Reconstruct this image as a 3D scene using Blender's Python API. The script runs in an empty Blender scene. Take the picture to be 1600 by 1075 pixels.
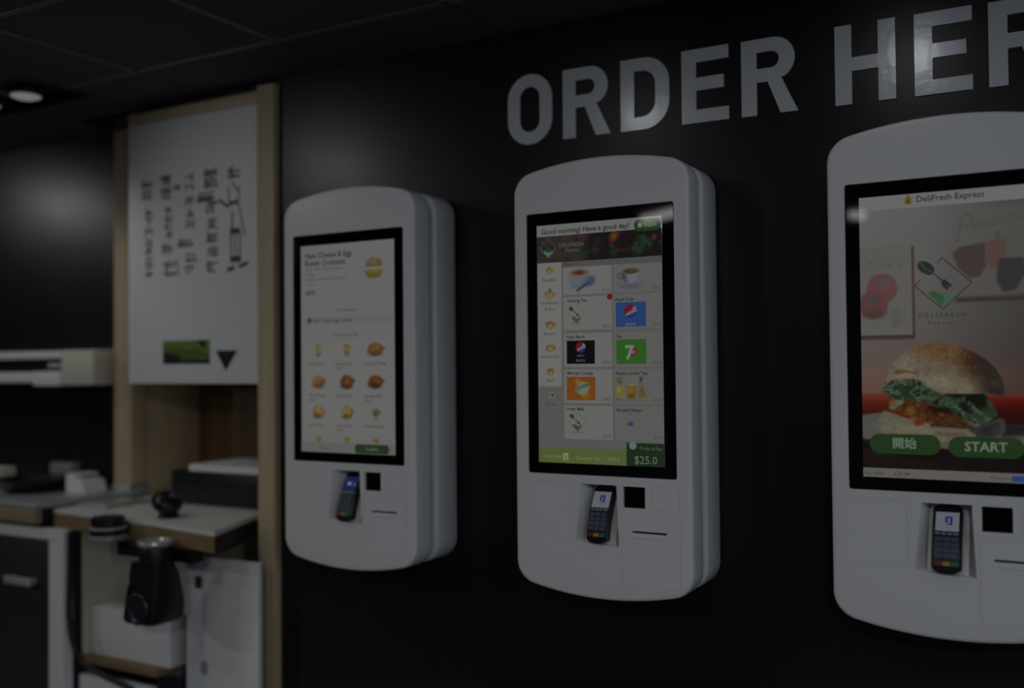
import bpy, bmesh, math, random
from mathutils import Vector, Matrix

# ------------------------------------------------------------------ camera, world, light, exposure
SC = bpy.context.scene
COL = SC.collection
random.seed(7)
ZO = 1.5                                   # height of the kiosk screens' centre above the floor

YAW, PITCH, ROLL = 0.5153, 0.0211, -0.0093
fw = Vector((-math.sin(YAW)*math.cos(PITCH), math.cos(YAW)*math.cos(PITCH), math.sin(PITCH)))
rt = Vector((math.cos(YAW), math.sin(YAW), 0)); up = rt.cross(fw)
rt, up = math.cos(ROLL)*rt + math.sin(ROLL)*up, -math.sin(ROLL)*rt + math.cos(ROLL)*up
cd = bpy.data.cameras.new('camera'); cam = bpy.data.objects.new('camera', cd); COL.objects.link(cam)
m = Matrix((rt, up, -fw)).transposed().to_4x4(); m.translation = Vector((1.0245, -2.2394, -0.0535 + ZO))
cam.matrix_world = m
cd.sensor_width = 36; cd.lens = 36*1562/1600; cd.clip_start = .05
cd.dof.use_dof = True; cd.dof.focus_distance = 2.30; cd.dof.aperture_fstop = 1.0
SC.camera = cam

SC.view_settings.view_transform = 'Standard'
SC.view_settings.look = 'None'
SC.view_settings.gamma = 1
SC.view_settings.use_curve_mapping = False
SC.view_settings.exposure = 0

w = bpy.data.worlds.new('world'); SC.world = w; w.use_nodes = True
w.node_tree.nodes['Background'].inputs[0].default_value = (.55, .62, .75, 1)
w.node_tree.nodes['Background'].inputs[1].default_value = .02

CEIL = .893
def area(name, loc, target, sx, sy, power, col=(1, 1, 1), spread=180):
    l = bpy.data.lights.new(name, 'AREA'); l.shape = 'RECTANGLE'; l.size = sx; l.size_y = sy
    l.energy = power; l.color = col; l.spread = math.radians(spread)
    o = bpy.data.objects.new(name, l); COL.objects.link(o); o.location = loc
    o.rotation_euler = (Vector(target) - Vector(loc)).to_track_quat('-Z', 'Y').to_euler()
    return o
def spot(name, loc, target, power, angle, blend, col=(1, .96, .9), r=.04):
    l = bpy.data.lights.new(name, 'SPOT'); l.energy = power; l.spot_size = math.radians(angle); l.spot_blend = blend
    l.color = col; l.shadow_soft_size = r
    o = bpy.data.objects.new(name, l); COL.objects.link(o); o.location = loc
    o.rotation_euler = (Vector(target) - Vector(loc)).to_track_quat('-Z', 'Y').to_euler()
    return o
# daylight through the street window in the right-hand wall (the one behind the photographer is dim)
area('daylight_side', (4.35, -2.2, 1.35), (0, -1.9, 1.35), 2.6, 1.8, 9, (.62, .78, 1))

# ceiling downlights and added fill spots outside the frame: x, y, power, aim (dx, dy, dz), cone
DOWNLIGHTS_AND_FILLS = [(-1.92, -.90, 5.8, (.70, .8, -.75), 104), (-.36, -.80, 1.7, (0, .6, -.8), 134), (.62, -.50, 1.6, (0, .5, -.8), 134), (1.7, -.80, 2.4, (-.2, .6, -.8), 134), (-3.75, -.46, 14.0, (.40, .8, -.7), 104),
              (-2.6, -2.2, 10, (.1, .6, -1), 124), (-1.0, -2.3, 9.5, (.1, .6, -1), 124), (.55, -2.5, 9.5, (.1, .6, -1), 124), (2.2, -2.3, 10, (-.1, .6, -1), 124),  # added fill lamps for even light down to the bottom of the kiosks
              (1.7, -4.0, 56, (-.55, .9, -.80), 88), (3.3, -3.6, 36, (-.9, .8, -.90), 88), (-4.4, -3.6, 38, (.5, .8, -.75), 88)]  # added strong fill spots behind the camera, clear of the screen reflections

# ------------------------------------------------------------------ helpers
def lin(c):
    c /= 255
    return c/12.92 if c <= .04045 else ((c+.055)/1.055)**2.4
def rgb(h):
    if isinstance(h, str):
        h = h.lstrip('#'); h = tuple(int(h[i:i+2], 16) for i in (0, 2, 4))
    return tuple(lin(v) for v in h)
MAT = {}
def mat(name, col, rough=.5, metal=0, spec=.5, bump=0, bscale=200):
    if name in MAT: return MAT[name]
    mt = bpy.data.materials.new(name); mt.use_nodes = True; MAT[name] = mt
    nt = mt.node_tree; b = nt.nodes['Principled BSDF']
    b.inputs['Base Color'].default_value = (*col, 1); b.inputs['Roughness'].default_value = rough
    b.inputs['Metallic'].default_value = metal; b.inputs['Specular IOR Level'].default_value = spec
    n = nt.nodes.new('ShaderNodeTexNoise'); n.inputs['Scale'].default_value = 6; n.inputs['Detail'].default_value = 4
    tc = nt.nodes.new('ShaderNodeTexCoord'); nt.links.new(tc.outputs['Object'], n.inputs['Vector'])
    mr = nt.nodes.new('ShaderNodeMapRange'); mr.inputs[3].default_value = max(.02, rough-.03); mr.inputs[4].default_value = rough+.03
    nt.links.new(n.outputs['Fac'], mr.inputs[0]); nt.links.new(mr.outputs[0], b.inputs['Roughness'])
    if bump:
        n2 = nt.nodes.new('ShaderNodeTexNoise'); n2.inputs['Scale'].default_value = bscale
        nt.links.new(tc.outputs['Object'], n2.inputs['Vector'])
        bp = nt.nodes.new('ShaderNodeBump'); bp.inputs['Strength'].default_value = bump; bp.inputs['Distance'].default_value = .002
        nt.links.new(n2.outputs['Fac'], bp.inputs['Height']); nt.links.new(bp.outputs[0], b.inputs['Normal'])
    return mt
def wood(name, c1, c2, rough=.5, sc=(40, 40, 2)):
    if name in MAT: return MAT[name]
    mt = bpy.data.materials.new(name); mt.use_nodes = True; MAT[name] = mt
    nt = mt.node_tree; b = nt.nodes['Principled BSDF']; b.inputs['Roughness'].default_value = rough
    tc = nt.nodes.new('ShaderNodeTexCoord'); mp = nt.nodes.new('ShaderNodeMapping'); mp.inputs['Scale'].default_value = sc
    n = nt.nodes.new('ShaderNodeTexNoise'); n.inputs['Scale'].default_value = 1.0; n.inputs['Detail'].default_value = 6; n.inputs['Distortion'].default_value = .6
    cr = nt.nodes.new('ShaderNodeValToRGB'); cr.color_ramp.elements[0].color = (*c1, 1); cr.color_ramp.elements[1].color = (*c2, 1)
    cr.color_ramp.elements[0].position = .3; cr.color_ramp.elements[1].position = .7
    nt.links.new(tc.outputs['Object'], mp.inputs[0]); nt.links.new(mp.outputs[0], n.inputs['Vector'])
    nt.links.new(n.outputs['Fac'], cr.inputs[0]); nt.links.new(cr.outputs[0], b.inputs['Base Color'])
    return mt
def glow(hexcol, k=1.0):                    # a lit pixel of a screen, behind glossy glass
    key = 'screen_%s_%.2f' % (hexcol, k)
    if key in MAT: return MAT[key]
    mt = bpy.data.materials.new(key); mt.use_nodes = True; MAT[key] = mt
    b = mt.node_tree.nodes['Principled BSDF']
    b.inputs['Base Color'].default_value = (.004, .004, .004, 1); b.inputs['Roughness'].default_value = .03
    b.inputs['Emission Color'].default_value = (*rgb(hexcol), 1); b.inputs['Emission Strength'].default_value = k
    return mt
def link(name, me, mt=None, parent=None, loc=(0, 0, 0)):
    o = bpy.data.objects.new(name, me); COL.objects.link(o); o.location = loc
    if mt is not None and me is not None and not me.materials: me.materials.append(mt)
    if parent is not None: o.parent = parent
    return o
def tag(o, label, cat, group=None):
    o['label'] = label; o['category'] = cat
    if group: o['group'] = group
    return o
def empty(name, loc, label, cat, group=None):
    o = bpy.data.objects.new(name, None); COL.objects.link(o); o.location = loc; o.empty_display_size = .05
    return tag(o, label, cat, group)
def struct(o): o['kind'] = 'structure'; return o
def tomesh(name, bm):
    bmesh.ops.recalc_face_normals(bm, faces=bm.faces)
    me = bpy.data.meshes.new(name); bm.to_mesh(me); bm.free(); return me
def smooth(me, ang=40):
    for p in me.polygons: p.use_smooth = True
    me.set_sharp_from_angle(angle=math.radians(ang)); return me
def add_box(bm, x0, x1, y0, y1, z0, z1, bev=0, seg=2):
    r = bmesh.ops.create_cube(bm, size=1)
    vs = r['verts']
    for v in vs: v.co = Vector((x0+(v.co.x+.5)*(x1-x0), y0+(v.co.y+.5)*(y1-y0), z0+(v.co.z+.5)*(z1-z0)))
    if bev:
        es = list({e for v in vs for e in v.link_edges})
        bmesh.ops.bevel(bm, geom=es, offset=bev, segments=seg, affect='EDGES', profile=.5)
def box(name, x0, x1, y0, y1, z0, z1, mt, parent=None, bev=.002, loc=(0, 0, 0)):
    bm = bmesh.new(); add_box(bm, x0, x1, y0, y1, z0, z1, bev)
    me = tomesh(name, bm)
    if bev: smooth(me, 30)
    return link(name, me, mt, parent, loc)
def add_prism(bm, pts, z0, z1):             # pts (x,y), extruded in z
    a = [bm.verts.new((x, y, z0)) for x, y in pts]; b = [bm.verts.new((x, y, z1)) for x, y in pts]
    n = len(pts); bm.faces.new(a[::-1]); bm.faces.new(b)
    for i in range(n): bm.faces.new((a[i], a[(i+1) % n], b[(i+1) % n], b[i]))
def add_loft(bm, rings, cap0=True, cap1=True):
    vr = [[bm.verts.new(c) for c in r] for r in rings]; n = len(vr[0])
    for a, b in zip(vr, vr[1:]):
        for i in range(n): bm.faces.new((a[i], a[(i+1) % n], b[(i+1) % n], b[i]))
    if cap0: bm.faces.new(vr[0][::-1])
    if cap1: bm.faces.new(vr[-1])
def add_lathe(bm, prof, cx=0, cy=0, n=28, mx=None):   # prof list (r,z)
    rings = [[Vector((cx+max(r, 1e-4)*math.cos(2*math.pi*i/n), cy+max(r, 1e-4)*math.sin(2*math.pi*i/n), z)) for i in range(n)] for r, z in prof]
    if mx: rings = [[mx @ v for v in r] for r in rings]
    add_loft(bm, rings)
def add_tube(bm, pts, r, n=10):
    pts = [Vector(p) for p in pts]; rings = []
    for i, p in enumerate(pts):
        d = (pts[min(i+1, len(pts)-1)] - pts[max(i-1, 0)]).normalized()
        a = d.cross(Vector((0, 1, 0.01))).normalized(); b = d.cross(a)
        rings.append([p + r*(math.cos(2*math.pi*k/n)*a + math.sin(2*math.pi*k/n)*b) for k in range(n)])
    add_loft(bm, rings)
def spline(pts, k=6):
    P = [Vector(p) for p in pts]; P = [P[0]*2-P[1]] + P + [P[-1]*2-P[-2]]; out = []
    for i in range(1, len(P)-2):
        for j in range(k):
            t = j/k; a, b, c, d = P[i-1:i+3]
            out.append(.5*((2*b)+(-a+c)*t+(2*a-5*b+4*c-d)*t*t+(-a+3*b-3*c+d)*t**3))
    return out + [P[-2]]
def rrect(x0, x1, z0, z1, r, n=6):          # rounded rectangle outline (x,z), counter-clockwise
    out = []
    for cx, cz, a0 in ((x1-r, z0+r, -90), (x1-r, z1-r, 0), (x0+r, z1-r, 90), (x0+r, z0+r, 180)):
        for i in range(n+1):
            a = math.radians(a0 + 90*i/n); out.append((cx+r*math.cos(a), cz+r*math.sin(a)))
    return out
def ell(cx, cz, rx, rz=None, n=20, a0=0, a1=360, rot=0):
    rz = rz or rx; out = []; full = (a1-a0) >= 360
    for i in range(n if full else n+1):
        a = math.radians(a0+(a1-a0)*i/n); x, z = rx*math.cos(a), rz*math.sin(a)
        c, s = math.cos(math.radians(rot)), math.sin(math.radians(rot))
        out.append((cx+x*c-z*s, cz+x*s+z*c))
    return out
def rect(x0, x1, z0, z1): return [(x0, z0), (x1, z0), (x1, z1), (x0, z1)]
def line(a, b, t):                          # thick line quad
    d = Vector((b[0]-a[0], b[1]-a[1])).normalized()*t/2; n = (-d.y, d.x)
    return [(a[0]-n[0], a[1]-n[1]), (b[0]-n[0], b[1]-n[1]), (b[0]+n[0], b[1]+n[1]), (a[0]+n[0], a[1]+n[1])]
def stack_mesh(name, shapes, y0, matf, dy=-.00012):
    """flat print: each (outline, colour) lies a hair in front of the one before"""
    me = bpy.data.meshes.new(name); vs, fs, mi, cols = [], [], [], []
    for k, (pts, c) in enumerate(shapes):
        if c not in cols: cols.append(c)
        b = len(vs); vs += [(x, y0+k*dy, z) for x, z in pts]
        ar = sum(pts[i][0]*pts[(i+1) % len(pts)][1]-pts[(i+1) % len(pts)][0]*pts[i][1] for i in range(len(pts)))
        idx = list(range(b, b+len(pts)))
        fs.append(idx if ar > 0 else idx[::-1]); mi.append(cols.index(c))
    me.from_pydata(vs, [], fs)
    for c in cols: me.materials.append(matf(c))
    me.polygons.foreach_set('material_index', mi); me.update()
    return me
def shape2d(name, loops, depth, mt, parent=None, loc=(0, 0, 0)):  # solid letter from outlines with holes (x,z), thickness along y
    cu = bpy.data.curves.new(name, 'CURVE'); cu.dimensions = '2D'; cu.fill_mode = 'BOTH'; cu.extrude = depth/2
    for lp in loops:
        s = cu.splines.new('POLY'); s.points.add(len(lp)-1); s.use_cyclic_u = True
        for p, (x, z) in zip(s.points, lp): p.co = (x, z, 0, 1)
    return link(name, curve_mesh(name, cu), mt, parent, loc)
def curve_mesh(name, cu):
    t = bpy.data.objects.new('tmp', cu); COL.objects.link(t)
    dg = bpy.context.evaluated_depsgraph_get(); dg.update()
    me = bpy.data.meshes.new_from_object(t.evaluated_get(dg))
    bpy.data.objects.remove(t); bpy.data.curves.remove(cu)
    for v in me.vertices: x, y, z = v.co; v.co = (x, -z, y)
    me.name = name; me.materials.clear(); me.update()
    return me
def text_mesh(items):
    """items: (text, x, z, size, align, bold); returns one mesh in the x-z plane facing -y"""
    bm = bmesh.new()
    for body, x, z, size, al, bold in items:
        cu = bpy.data.curves.new('t', 'FONT'); cu.body = body; cu.size = size; cu.align_x = al; cu.resolution_u = 2
        cu.offset = bold*size
        me = curve_mesh('t', cu)
        for v in me.vertices: v.co.x += x; v.co.z += z
        bm.from_mesh(me); bpy.data.meshes.remove(me)
    me = bpy.data.meshes.new('text'); bm.to_mesh(me); bm.free(); return me
def boolean_cut(me, cutters):
    a = bpy.data.objects.new('a', me); COL.objects.link(a); tmp = [a]
    for c in cutters:
        b = bpy.data.objects.new('b', c); COL.objects.link(b); tmp.append(b)
        md = a.modifiers.new('b', 'BOOLEAN'); md.operation = 'DIFFERENCE'; md.object = b; md.solver = 'EXACT'
    dg = bpy.context.evaluated_depsgraph_get(); dg.update()
    r = bpy.data.meshes.new_from_object(a.evaluated_get(dg))
    for o in tmp: bpy.data.objects.remove(o)
    return r

# ------------------------------------------------------------------ materials
M_WALL = mat('charcoal_laminate', (.0105, .0105, .0125), .34, 0, .38)
M_CEIL = mat('black_ceiling_tile', (.10, .10, .105), .85, 0, .2, .3, 300)
M_GRID = mat('dark_grid_bar', (.16, .155, .145), .6)
M_WHITE = mat('white_plastic', (.78, .785, .80), .38, 0, .4)
M_SHELL = mat('grey_white_plastic', (.70, .72, .76), .35, 0, .45)
M_BAND_SHADE = mat('shaded_band', (.30, .32, .36), .4)  # darker grey holds the shade inside the groove
M_GLASS = mat('black_glass', (.003, .003, .0035), .012, 0, .5)
M_BLACK = mat('black_plastic', (.008, .008, .009), .4)
M_DKGREY = mat('dark_grey_plastic', (.03, .03, .034), .45)
M_PANEL = mat('white_board', (.88, .885, .895), .55, 0, .3)
M_LETTER = mat('silver_lettering', (.74, .76, .80), .21, .08, .22, .25, 45)
M_OAK = wood('pale_oak', (.52, .41, .26), (.62, .50, .33))
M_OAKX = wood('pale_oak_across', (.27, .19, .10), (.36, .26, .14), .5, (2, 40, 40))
M_WALNUT = wood('brown_wood', (.10, .055, .025), (.18, .11, .055), .5, (26, 26, 1.2))
M_STEEL = mat('brushed_steel', (.50, .51, .52), .35, .4)
M_CREAM = mat('cream_board', (.72, .70, .60), .6)
M_FLOOR = mat('grey_floor_tile', (.20, .20, .195), .4)
M_DOOR = mat('dark_cabinet_door', (.035, .035, .036), .35)

# ------------------------------------------------------------------ room shell
Z = lambda z: z + ZO
FL, CE = 0.0, ZO + CEIL
struct(box('floor', -4.8, 4.6, -5.6, 1.1, -.1, 0, M_FLOOR, bev=0))
struct(box('wall_back', -1.237, 4.6, .22, .34, 0, CE+.1, M_WALL, bev=0))
struct(box('wall_left', -4.8, -2.263, .45, .55, 0, CE+.1, M_WALL, bev=0))
struct(box('wall_end', -4.9, -4.8, -5.6, 1.1, 0, CE+.1, M_WALL, bev=0))
M_PALE = mat('pale_plaster', (.06, .06, .06), .7)
struct(box('wall_right', 4.6, 4.7, -5.6, .34, 0, CE+.1, M_PALE, bev=0))
struct(box('wall_front', -4.8, 4.6, -5.7, -5.6, 0, CE+.1, M_PALE, bev=0))
def window(n, horizontal, a0, a1, z0, z1, c, sgn):
    """street window: frame, mullions and a daylit pane"""
    bm = bmesh.new(); t = .05
    k = [(a0, a0+t, z0, z1), (a1-t, a1, z0, z1), (a0, a1, z0, z0+t), (a0, a1, z1-t, z1)]
    nm = max(1, round((a1-a0)/1.3))
    k += [(a0+(a1-a0)*i/nm-t/2, a0+(a1-a0)*i/nm+t/2, z0, z1) for i in range(1, nm)]
    for p, q, u, v in k:
        if horizontal: add_box(bm, p, q, min(c, c+sgn*.06), max(c, c+sgn*.06), u, v)
        else: add_box(bm, min(c, c+sgn*.06), max(c, c+sgn*.06), p, q, u, v)
    wdw = struct(link('window_%d' % n, tomesh('window', bm), M_DKGREY))
    pm = mat('window_pane_daylight', (.02, .02, .02), .05)
    b = pm.node_tree.nodes['Principled BSDF']; b.inputs['Emission Color'].default_value = (.8, .9, 1, 1); b.inputs['Emission Strength'].default_value = .02
    bm = bmesh.new()
    if horizontal: add_box(bm, a0+t, a1-t, min(c+sgn*.02, c+sgn*.03), max(c+sgn*.02, c+sgn*.03), z0+t, z1-t)
    else: add_box(bm, min(c+sgn*.02, c+sgn*.03), max(c+sgn*.02, c+sgn*.03), a0+t, a1-t, z0+t, z1-t)
    link('window_pane', tomesh('pane', bm), pm, wdw)
window(1, True, -3.1, 1.9, .42, 2.18, -5.6, 1)
window(2, False, -3.6, -.8, .42, 2.28, 4.6, -1)

# suspended ceiling: slab, T-bars and single tiles (600 mm grid measured off the photo)
ceil = struct(box('ceiling', -4.9, 4.7, -5.7, 1.1, CE+.03, CE+.1, M_CEIL, bev=0))
gx = [-1.57+.59*i for i in range(-6, 11)]; gy = [-.07-.53*j for j in range(0, 11)]
xs = [-4.8]+gx+[4.6]
ys = [.75]+gy
tile_cache = {}
FX0, FX1, FY0, FY1 = -2.50, -1.935, -.205, .035       # opening of the visible twin spotlight
for i in range(len(xs)-1):
    for j in range(len(ys)-1):
        x0, x1, y1, y0 = xs[i], xs[i+1], ys[j], ys[j+1]
        cx, cy, sx, sy = (x0+x1)/2, (y0+y1)/2, x1-x0-.008, y1-y0-.008
        if i == 0 and sx < .05: continue
        cells = [(x0, x1, y0, y1)]
        if x1 > FX0 and x0 < FX1 and y1 > FY0 and y0 < FY1:   # tile cut out around the light
            cells = []
            if FX0-x0 > .02: cells.append((x0, FX0, y0, y1))
            if x1-FX1 > .02: cells.append((FX1, x1, y0, y1))
            a, b = max(x0, FX0), min(x1, FX1)
            if FY0-y0 > .02: cells.append((a, b, y0, FY0))
            if y1-FY1 > .02: cells.append((a, b, FY1, y1))
        for (p0, p1, q0, q1) in cells:
            k = (round(p1-p0, 4), round(q1-q0, 4))
            if k not in tile_cache:
                bm = bmesh.new(); add_box(bm, -k[0]/2+.004, k[0]/2-.004, -k[1]/2+.004, k[1]/2-.004, 0, .02, .003, 1)
                tile_cache[k] = tomesh('ceiling_tile', bm)
            link('ceiling_tile', tile_cache[k], M_CEIL, ceil, ((p0+p1)/2, (q0+q1)/2, CE))
def bar(x0, x1, y0, y1): box('grid_bar', x0, x1, y0, y1, CE-.003, CE+.004, M_GRID, ceil, 0)
for x in gx: bar(x-.010, x+.010, -5.6, gy[0])
for y in gy:
    bar(-4.8, 4.6, y-.010, y+.010) if abs(y+.07) > .01 else (bar(-4.8, FX0, y-.010, y+.010), bar(FX1, 4.6, y-.010, y+.010))

# twin recessed spotlight near the left wall
fx = empty('recessed_spotlight', ((FX0+FX1)/2, (FY0+FY1)/2, CE), 'black recessed twin spotlight in the dark ceiling with a lit lamp', 'ceiling light')
ox, oy = -(FX0+FX1)/2, -(FY0+FY1)/2
bm = bmesh.new()
add_box(bm, FX0+.002, FX0+.01, FY0+.002, FY1-.002, 0, .028); add_box(bm, FX1-.01, FX1-.002, FY0+.002, FY1-.002, 0, .028)
add_box(bm, FX0+.01, FX1-.01, FY0+.002, FY0+.01, 0, .028); add_box(bm, FX0+.01, FX1-.01, FY1-.01, FY1-.002, 0, .028)
add_box(bm, FX0+.002, FX1-.002, FY0+.002, FY1-.002, .028, .0295)
link('housing', tomesh('housing', bm), mat('matt_black', (.004, .004, .004), .7), fx, (ox, oy, 0))
bm = bmesh.new(); t = .016
add_box(bm, FX0-t, FX0, FY0-t, FY1+t, -.006, -.001); add_box(bm, FX1, FX1+t, FY0-t, FY1+t, -.006, -.001)
add_box(bm, FX0, FX1, FY0-t, FY0, -.006, -.001); add_box(bm, FX0, FX1, FY1, FY1+t, -.006, -.001)
link('trim_frame', tomesh('trim_frame', bm), mat('dark_trim', (.035, .034, .033), .5), fx, (ox, oy, 0))
M_LAMP = mat('lamp_face', (.3, .3, .3), .3)
_b = M_LAMP.node_tree.nodes['Principled BSDF']; _b.inputs['Emission Color'].default_value = (1, .98, .92, 1); _b.inputs['Emission Strength'].default_value = .14
for lx in (-2.36, -2.13):
    bm = bmesh.new(); add_lathe(bm, [(.055, .0), (.06, .003), (.06, .020), (.052, .022), (.05, .01)], lx, -.07, 24)
    ring = link('gimbal_ring', smooth(tomesh('gimbal', bm)), mat('gimbal_metal', (.2, .2, .2), .3, .8), fx, (ox, oy, 0))
    bm = bmesh.new(); add_lathe(bm, [(.0, -.012), (.03, -.010), (.048, -.003), (.052, .004), (.0, .006)], lx, -.07, 24)
    link('lamp', smooth(tomesh('lamp', bm)), M_LAMP, ring)
    spot('spot_lamp_light', (lx, -.07, CE-.03), (lx+.05, .10, 0.6), 2.0, 110, .8, (1, .95, .87), .05)

# other lamps and added fill fittings elsewhere on the ceiling, outside the photograph
def luminaire(x0, y0, x1, y1):
    """slim linear LED lamp on the ceiling behind the photographer"""
    L = math.hypot(x1-x0, y1-y0); a = math.atan2(y1-y0, x1-x0)
    d = box('linear_lamp', -L/2, L/2, -.028, .028, -.045, -.0035, None, ceil, .002, ((x0+x1)/2, (y0+y1)/2, CE))
    d.rotation_euler.z = a
    mm = mat('led_diffuser', (.6, .6, .6), .4); bb = mm.node_tree.nodes['Principled BSDF']
    bb.inputs['Emission Color'].default_value = (1, .98, .95, 1); bb.inputs['Emission Strength'].default_value = 4.5
    d.data.materials.append(mm)
luminaire(-1.385, -3.75, -1.075, -3.52)
luminaire(-.19, -4.24, -.15, -4.335)
bm = bmesh.new(); add_lathe(bm, [(.045, 0), (.065, -.004), (.07, 0), (.07, .003), (.045, .003)], 0, 0, 24); DL_RING = smooth(tomesh('ring', bm)); DL_RING.materials.append(M_DKGREY)
bm = bmesh.new(); add_lathe(bm, [(.0, -.002), (.044, -.002), (.044, .002), (.0, .002)], 0, 0, 24); DL_LENS = tomesh('lens', bm); DL_LENS.materials.append(M_LAMP)
# x, y, power, aim (dx, dy, dz), cone
for dx, dy, pw, aim, cone in DOWNLIGHTS_AND_FILLS:
    r = link('downlight_or_fill', DL_RING, None, ceil, (dx, dy, CE-.004)); link('lamp', DL_LENS, None, r)
    spot('downlight_or_fill_light', (dx, dy, CE-.02), (dx+aim[0], dy+aim[1], CE-.02+aim[2]), pw, cone, .9, (.97, .985, 1), .05)

# ------------------------------------------------------------------ wooden portal and niche on the left
struct(box('trim_1', -1.311, -1.237, .195, .34, 0, Z(.872), M_OAK))            # right post
struct(box('trim_2', -2.263, -2.165, .40, .485, Z(-.50), Z(.880), M_OAK))       # left post
struct(box('trim_3', -1.936, -1.311, .20, .245, Z(.8175), Z(.858), M_OAK))      # head rail above the board
struct(box('gap_shade', -2.263, -1.237, .26, .50, Z(.880), CE+.03, M_BLACK, bev=0))     # black fill standing for the shade in the gap above
nw = struct(box('wall_niche', -2.265, -1.311, .745, .80, 0, CE+.03, M_WALNUT, bev=0))
nw['kind'] = 'structure'
box('side_panel', -2.19, -2.166, .486, .744, Z(-.55), Z(.879), M_OAK, nw)
box('side_panel', -1.335, -1.312, .341, .744, 0, Z(.879), M_OAK, nw)
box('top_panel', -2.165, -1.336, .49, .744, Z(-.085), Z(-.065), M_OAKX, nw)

# ------------------------------------------------------------------ white sign board in the portal
sb = empty('sign_board', (-1.62, .2125, Z(-.107)), 'white board with vertical grey lettering and green picture in wooden frame', 'sign')
SL = (1.62, -.2125, .107-ZO)
def P(o): o.location = SL; return o
P(box('board', -1.936, -1.312, .20, .225, Z(-.107), Z(.8165), M_PANEL, sb))
inkc = {'k': (.16, .16, .172), 'd': (.09, .09, .10), 'g': (.16, .27, .045), 'g2': (.10, .17, .03), 'b': (.018, .018, .024), 'w': (.5, .51, .53)}
inkm = lambda c: mat('print_'+c, inkc[c], .55, 0, .3)
def scribble(bx, dens=1.0, c='k'):
    """brushy vertical lettering: crowded strokes inside a box"""
    (x0, z1), (x1, z0) = bx; z0 += 0; w_, h_ = x1-x0, z1-z0; out = []
    n = max(1, round(h_/w_/.85))
    for i in range(n):
        zt = z1 - h_*i/n; zb = z1-h_*(i+.82)/n
        for k in range(max(2, int(5*dens))):
            if random.random() < .5:
                x = x0+w_*random.uniform(.05, .9); out.append((line((x, zt-random.uniform(0, .3)*(zt-zb)), (x+random.uniform(-.15, .2)*w_, zb), .0052), c))
            else:
                z = random.uniform(zb, zt); out.append((line((x0+w_*random.uniform(0, .2), z), (x1-w_*random.uniform(0, .25), z+random.uniform(-.006, .006)), .0055), c))
    return out
cols_ = [([[-1.867, 0.62], [-1.807, 0.539]], 1.4), ([[-1.849, 0.518], [-1.808, 0.263]], 1), ([[-1.772, 0.623], [-1.714, 0.531]], 1.8), ([[-1.748, 0.514], [-1.714, 0.397]], 1),
         ([[-1.762, 0.39], [-1.705, 0.334]], 1.4), ([[-1.763, 0.323], [-1.681, 0.256]], 1.5), ([[-1.707, 0.58], [-1.67, 0.56]], 1), ([[-1.653, 0.62], [-1.6, 0.549]], .6),
         ([[-1.65, 0.534], [-1.601, 0.422]], 1.1), ([[-1.687, 0.395], [-1.601, 0.358]], 1.8), ([[-1.651, 0.34], [-1.595, 0.264]], 1.1), ([[-1.558, 0.629], [-1.497, 0.551]], 2.2),
         ([[-1.594, 0.541], [-1.503, 0.507]], 2.2), ([[-1.548, 0.511], [-1.491, 0.265]], 1.4), ([[-1.449, 0.627], [-1.39, 0.57]], 1.8)]
lettering = [scribble(bx, d) for bx, d in cols_]
lettering.append([(line((-1.43, .568), (-1.395, .53), .006), 'k'), (line((-1.443, .555), (-1.44, .50), .006), 'k'), (line((-1.395, .55), (-1.398, .493), .006), 'k'), (line((-1.44, .50), (-1.398, .493), .01), 'k'),
       (line((-1.487, .513), (-1.45, .488), .010), 'd'), (line((-1.45, .488), (-1.405, .503), .010), 'd'),
       (line((-1.397, .49), (-1.372, .385), .006), 'k'), (line((-1.425, .468), (-1.428, .40), .008), 'k'), (rect(-1.437, -1.392, .392, .412), 'd'),
       (line((-1.432, .40), (-1.432, .305), .007), 'k'), (line((-1.412, .40), (-1.412, .305), .006), 'k'), (line((-1.392, .40), (-1.392, .305), .007), 'k'), (rect(-1.437, -1.387, .298, .318), 'd'),
       (line((-1.45, .272), (-1.417, .282), .014), 'd'), (line((-1.40, .283), (-1.356, .292), .012), 'd')])
def up(sh): return [([(x, z+ZO) for x, z in p], c) for p, c in sh]
for g in lettering: P(link('brush_lettering', stack_mesh('lettering', up(g), .1995, inkm, -.000004), None, sb))
gp = [(rect(-1.759, -1.532, -.039, .0415), 'g'), ([(-1.759, .01), (-1.70, .022), (-1.64, .008), (-1.60, .018), (-1.532, -.01), (-1.532, -.03), (-1.759, -.03)], 'g2'),
      ([(-1.759, -.039), (-1.675, -.039), (-1.665, -.018), (-1.70, -.004), (-1.759, .002)], 'b'), (rect(-1.665, -1.532, -.039, -.026), 'b'), ([(-1.59, .0415), (-1.55, .0415), (-1.553, .014), (-1.568, .018)], 'b')]
P(link('green_picture', stack_mesh('picture', up(gp), .1994, inkm), None, sb))
P(link('black_arrow', stack_mesh('arrow', up([([(-1.505, .005), (-1.458, -.065), (-1.405, .004)], 'b')]), .1994, inkm), None, sb))

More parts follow.
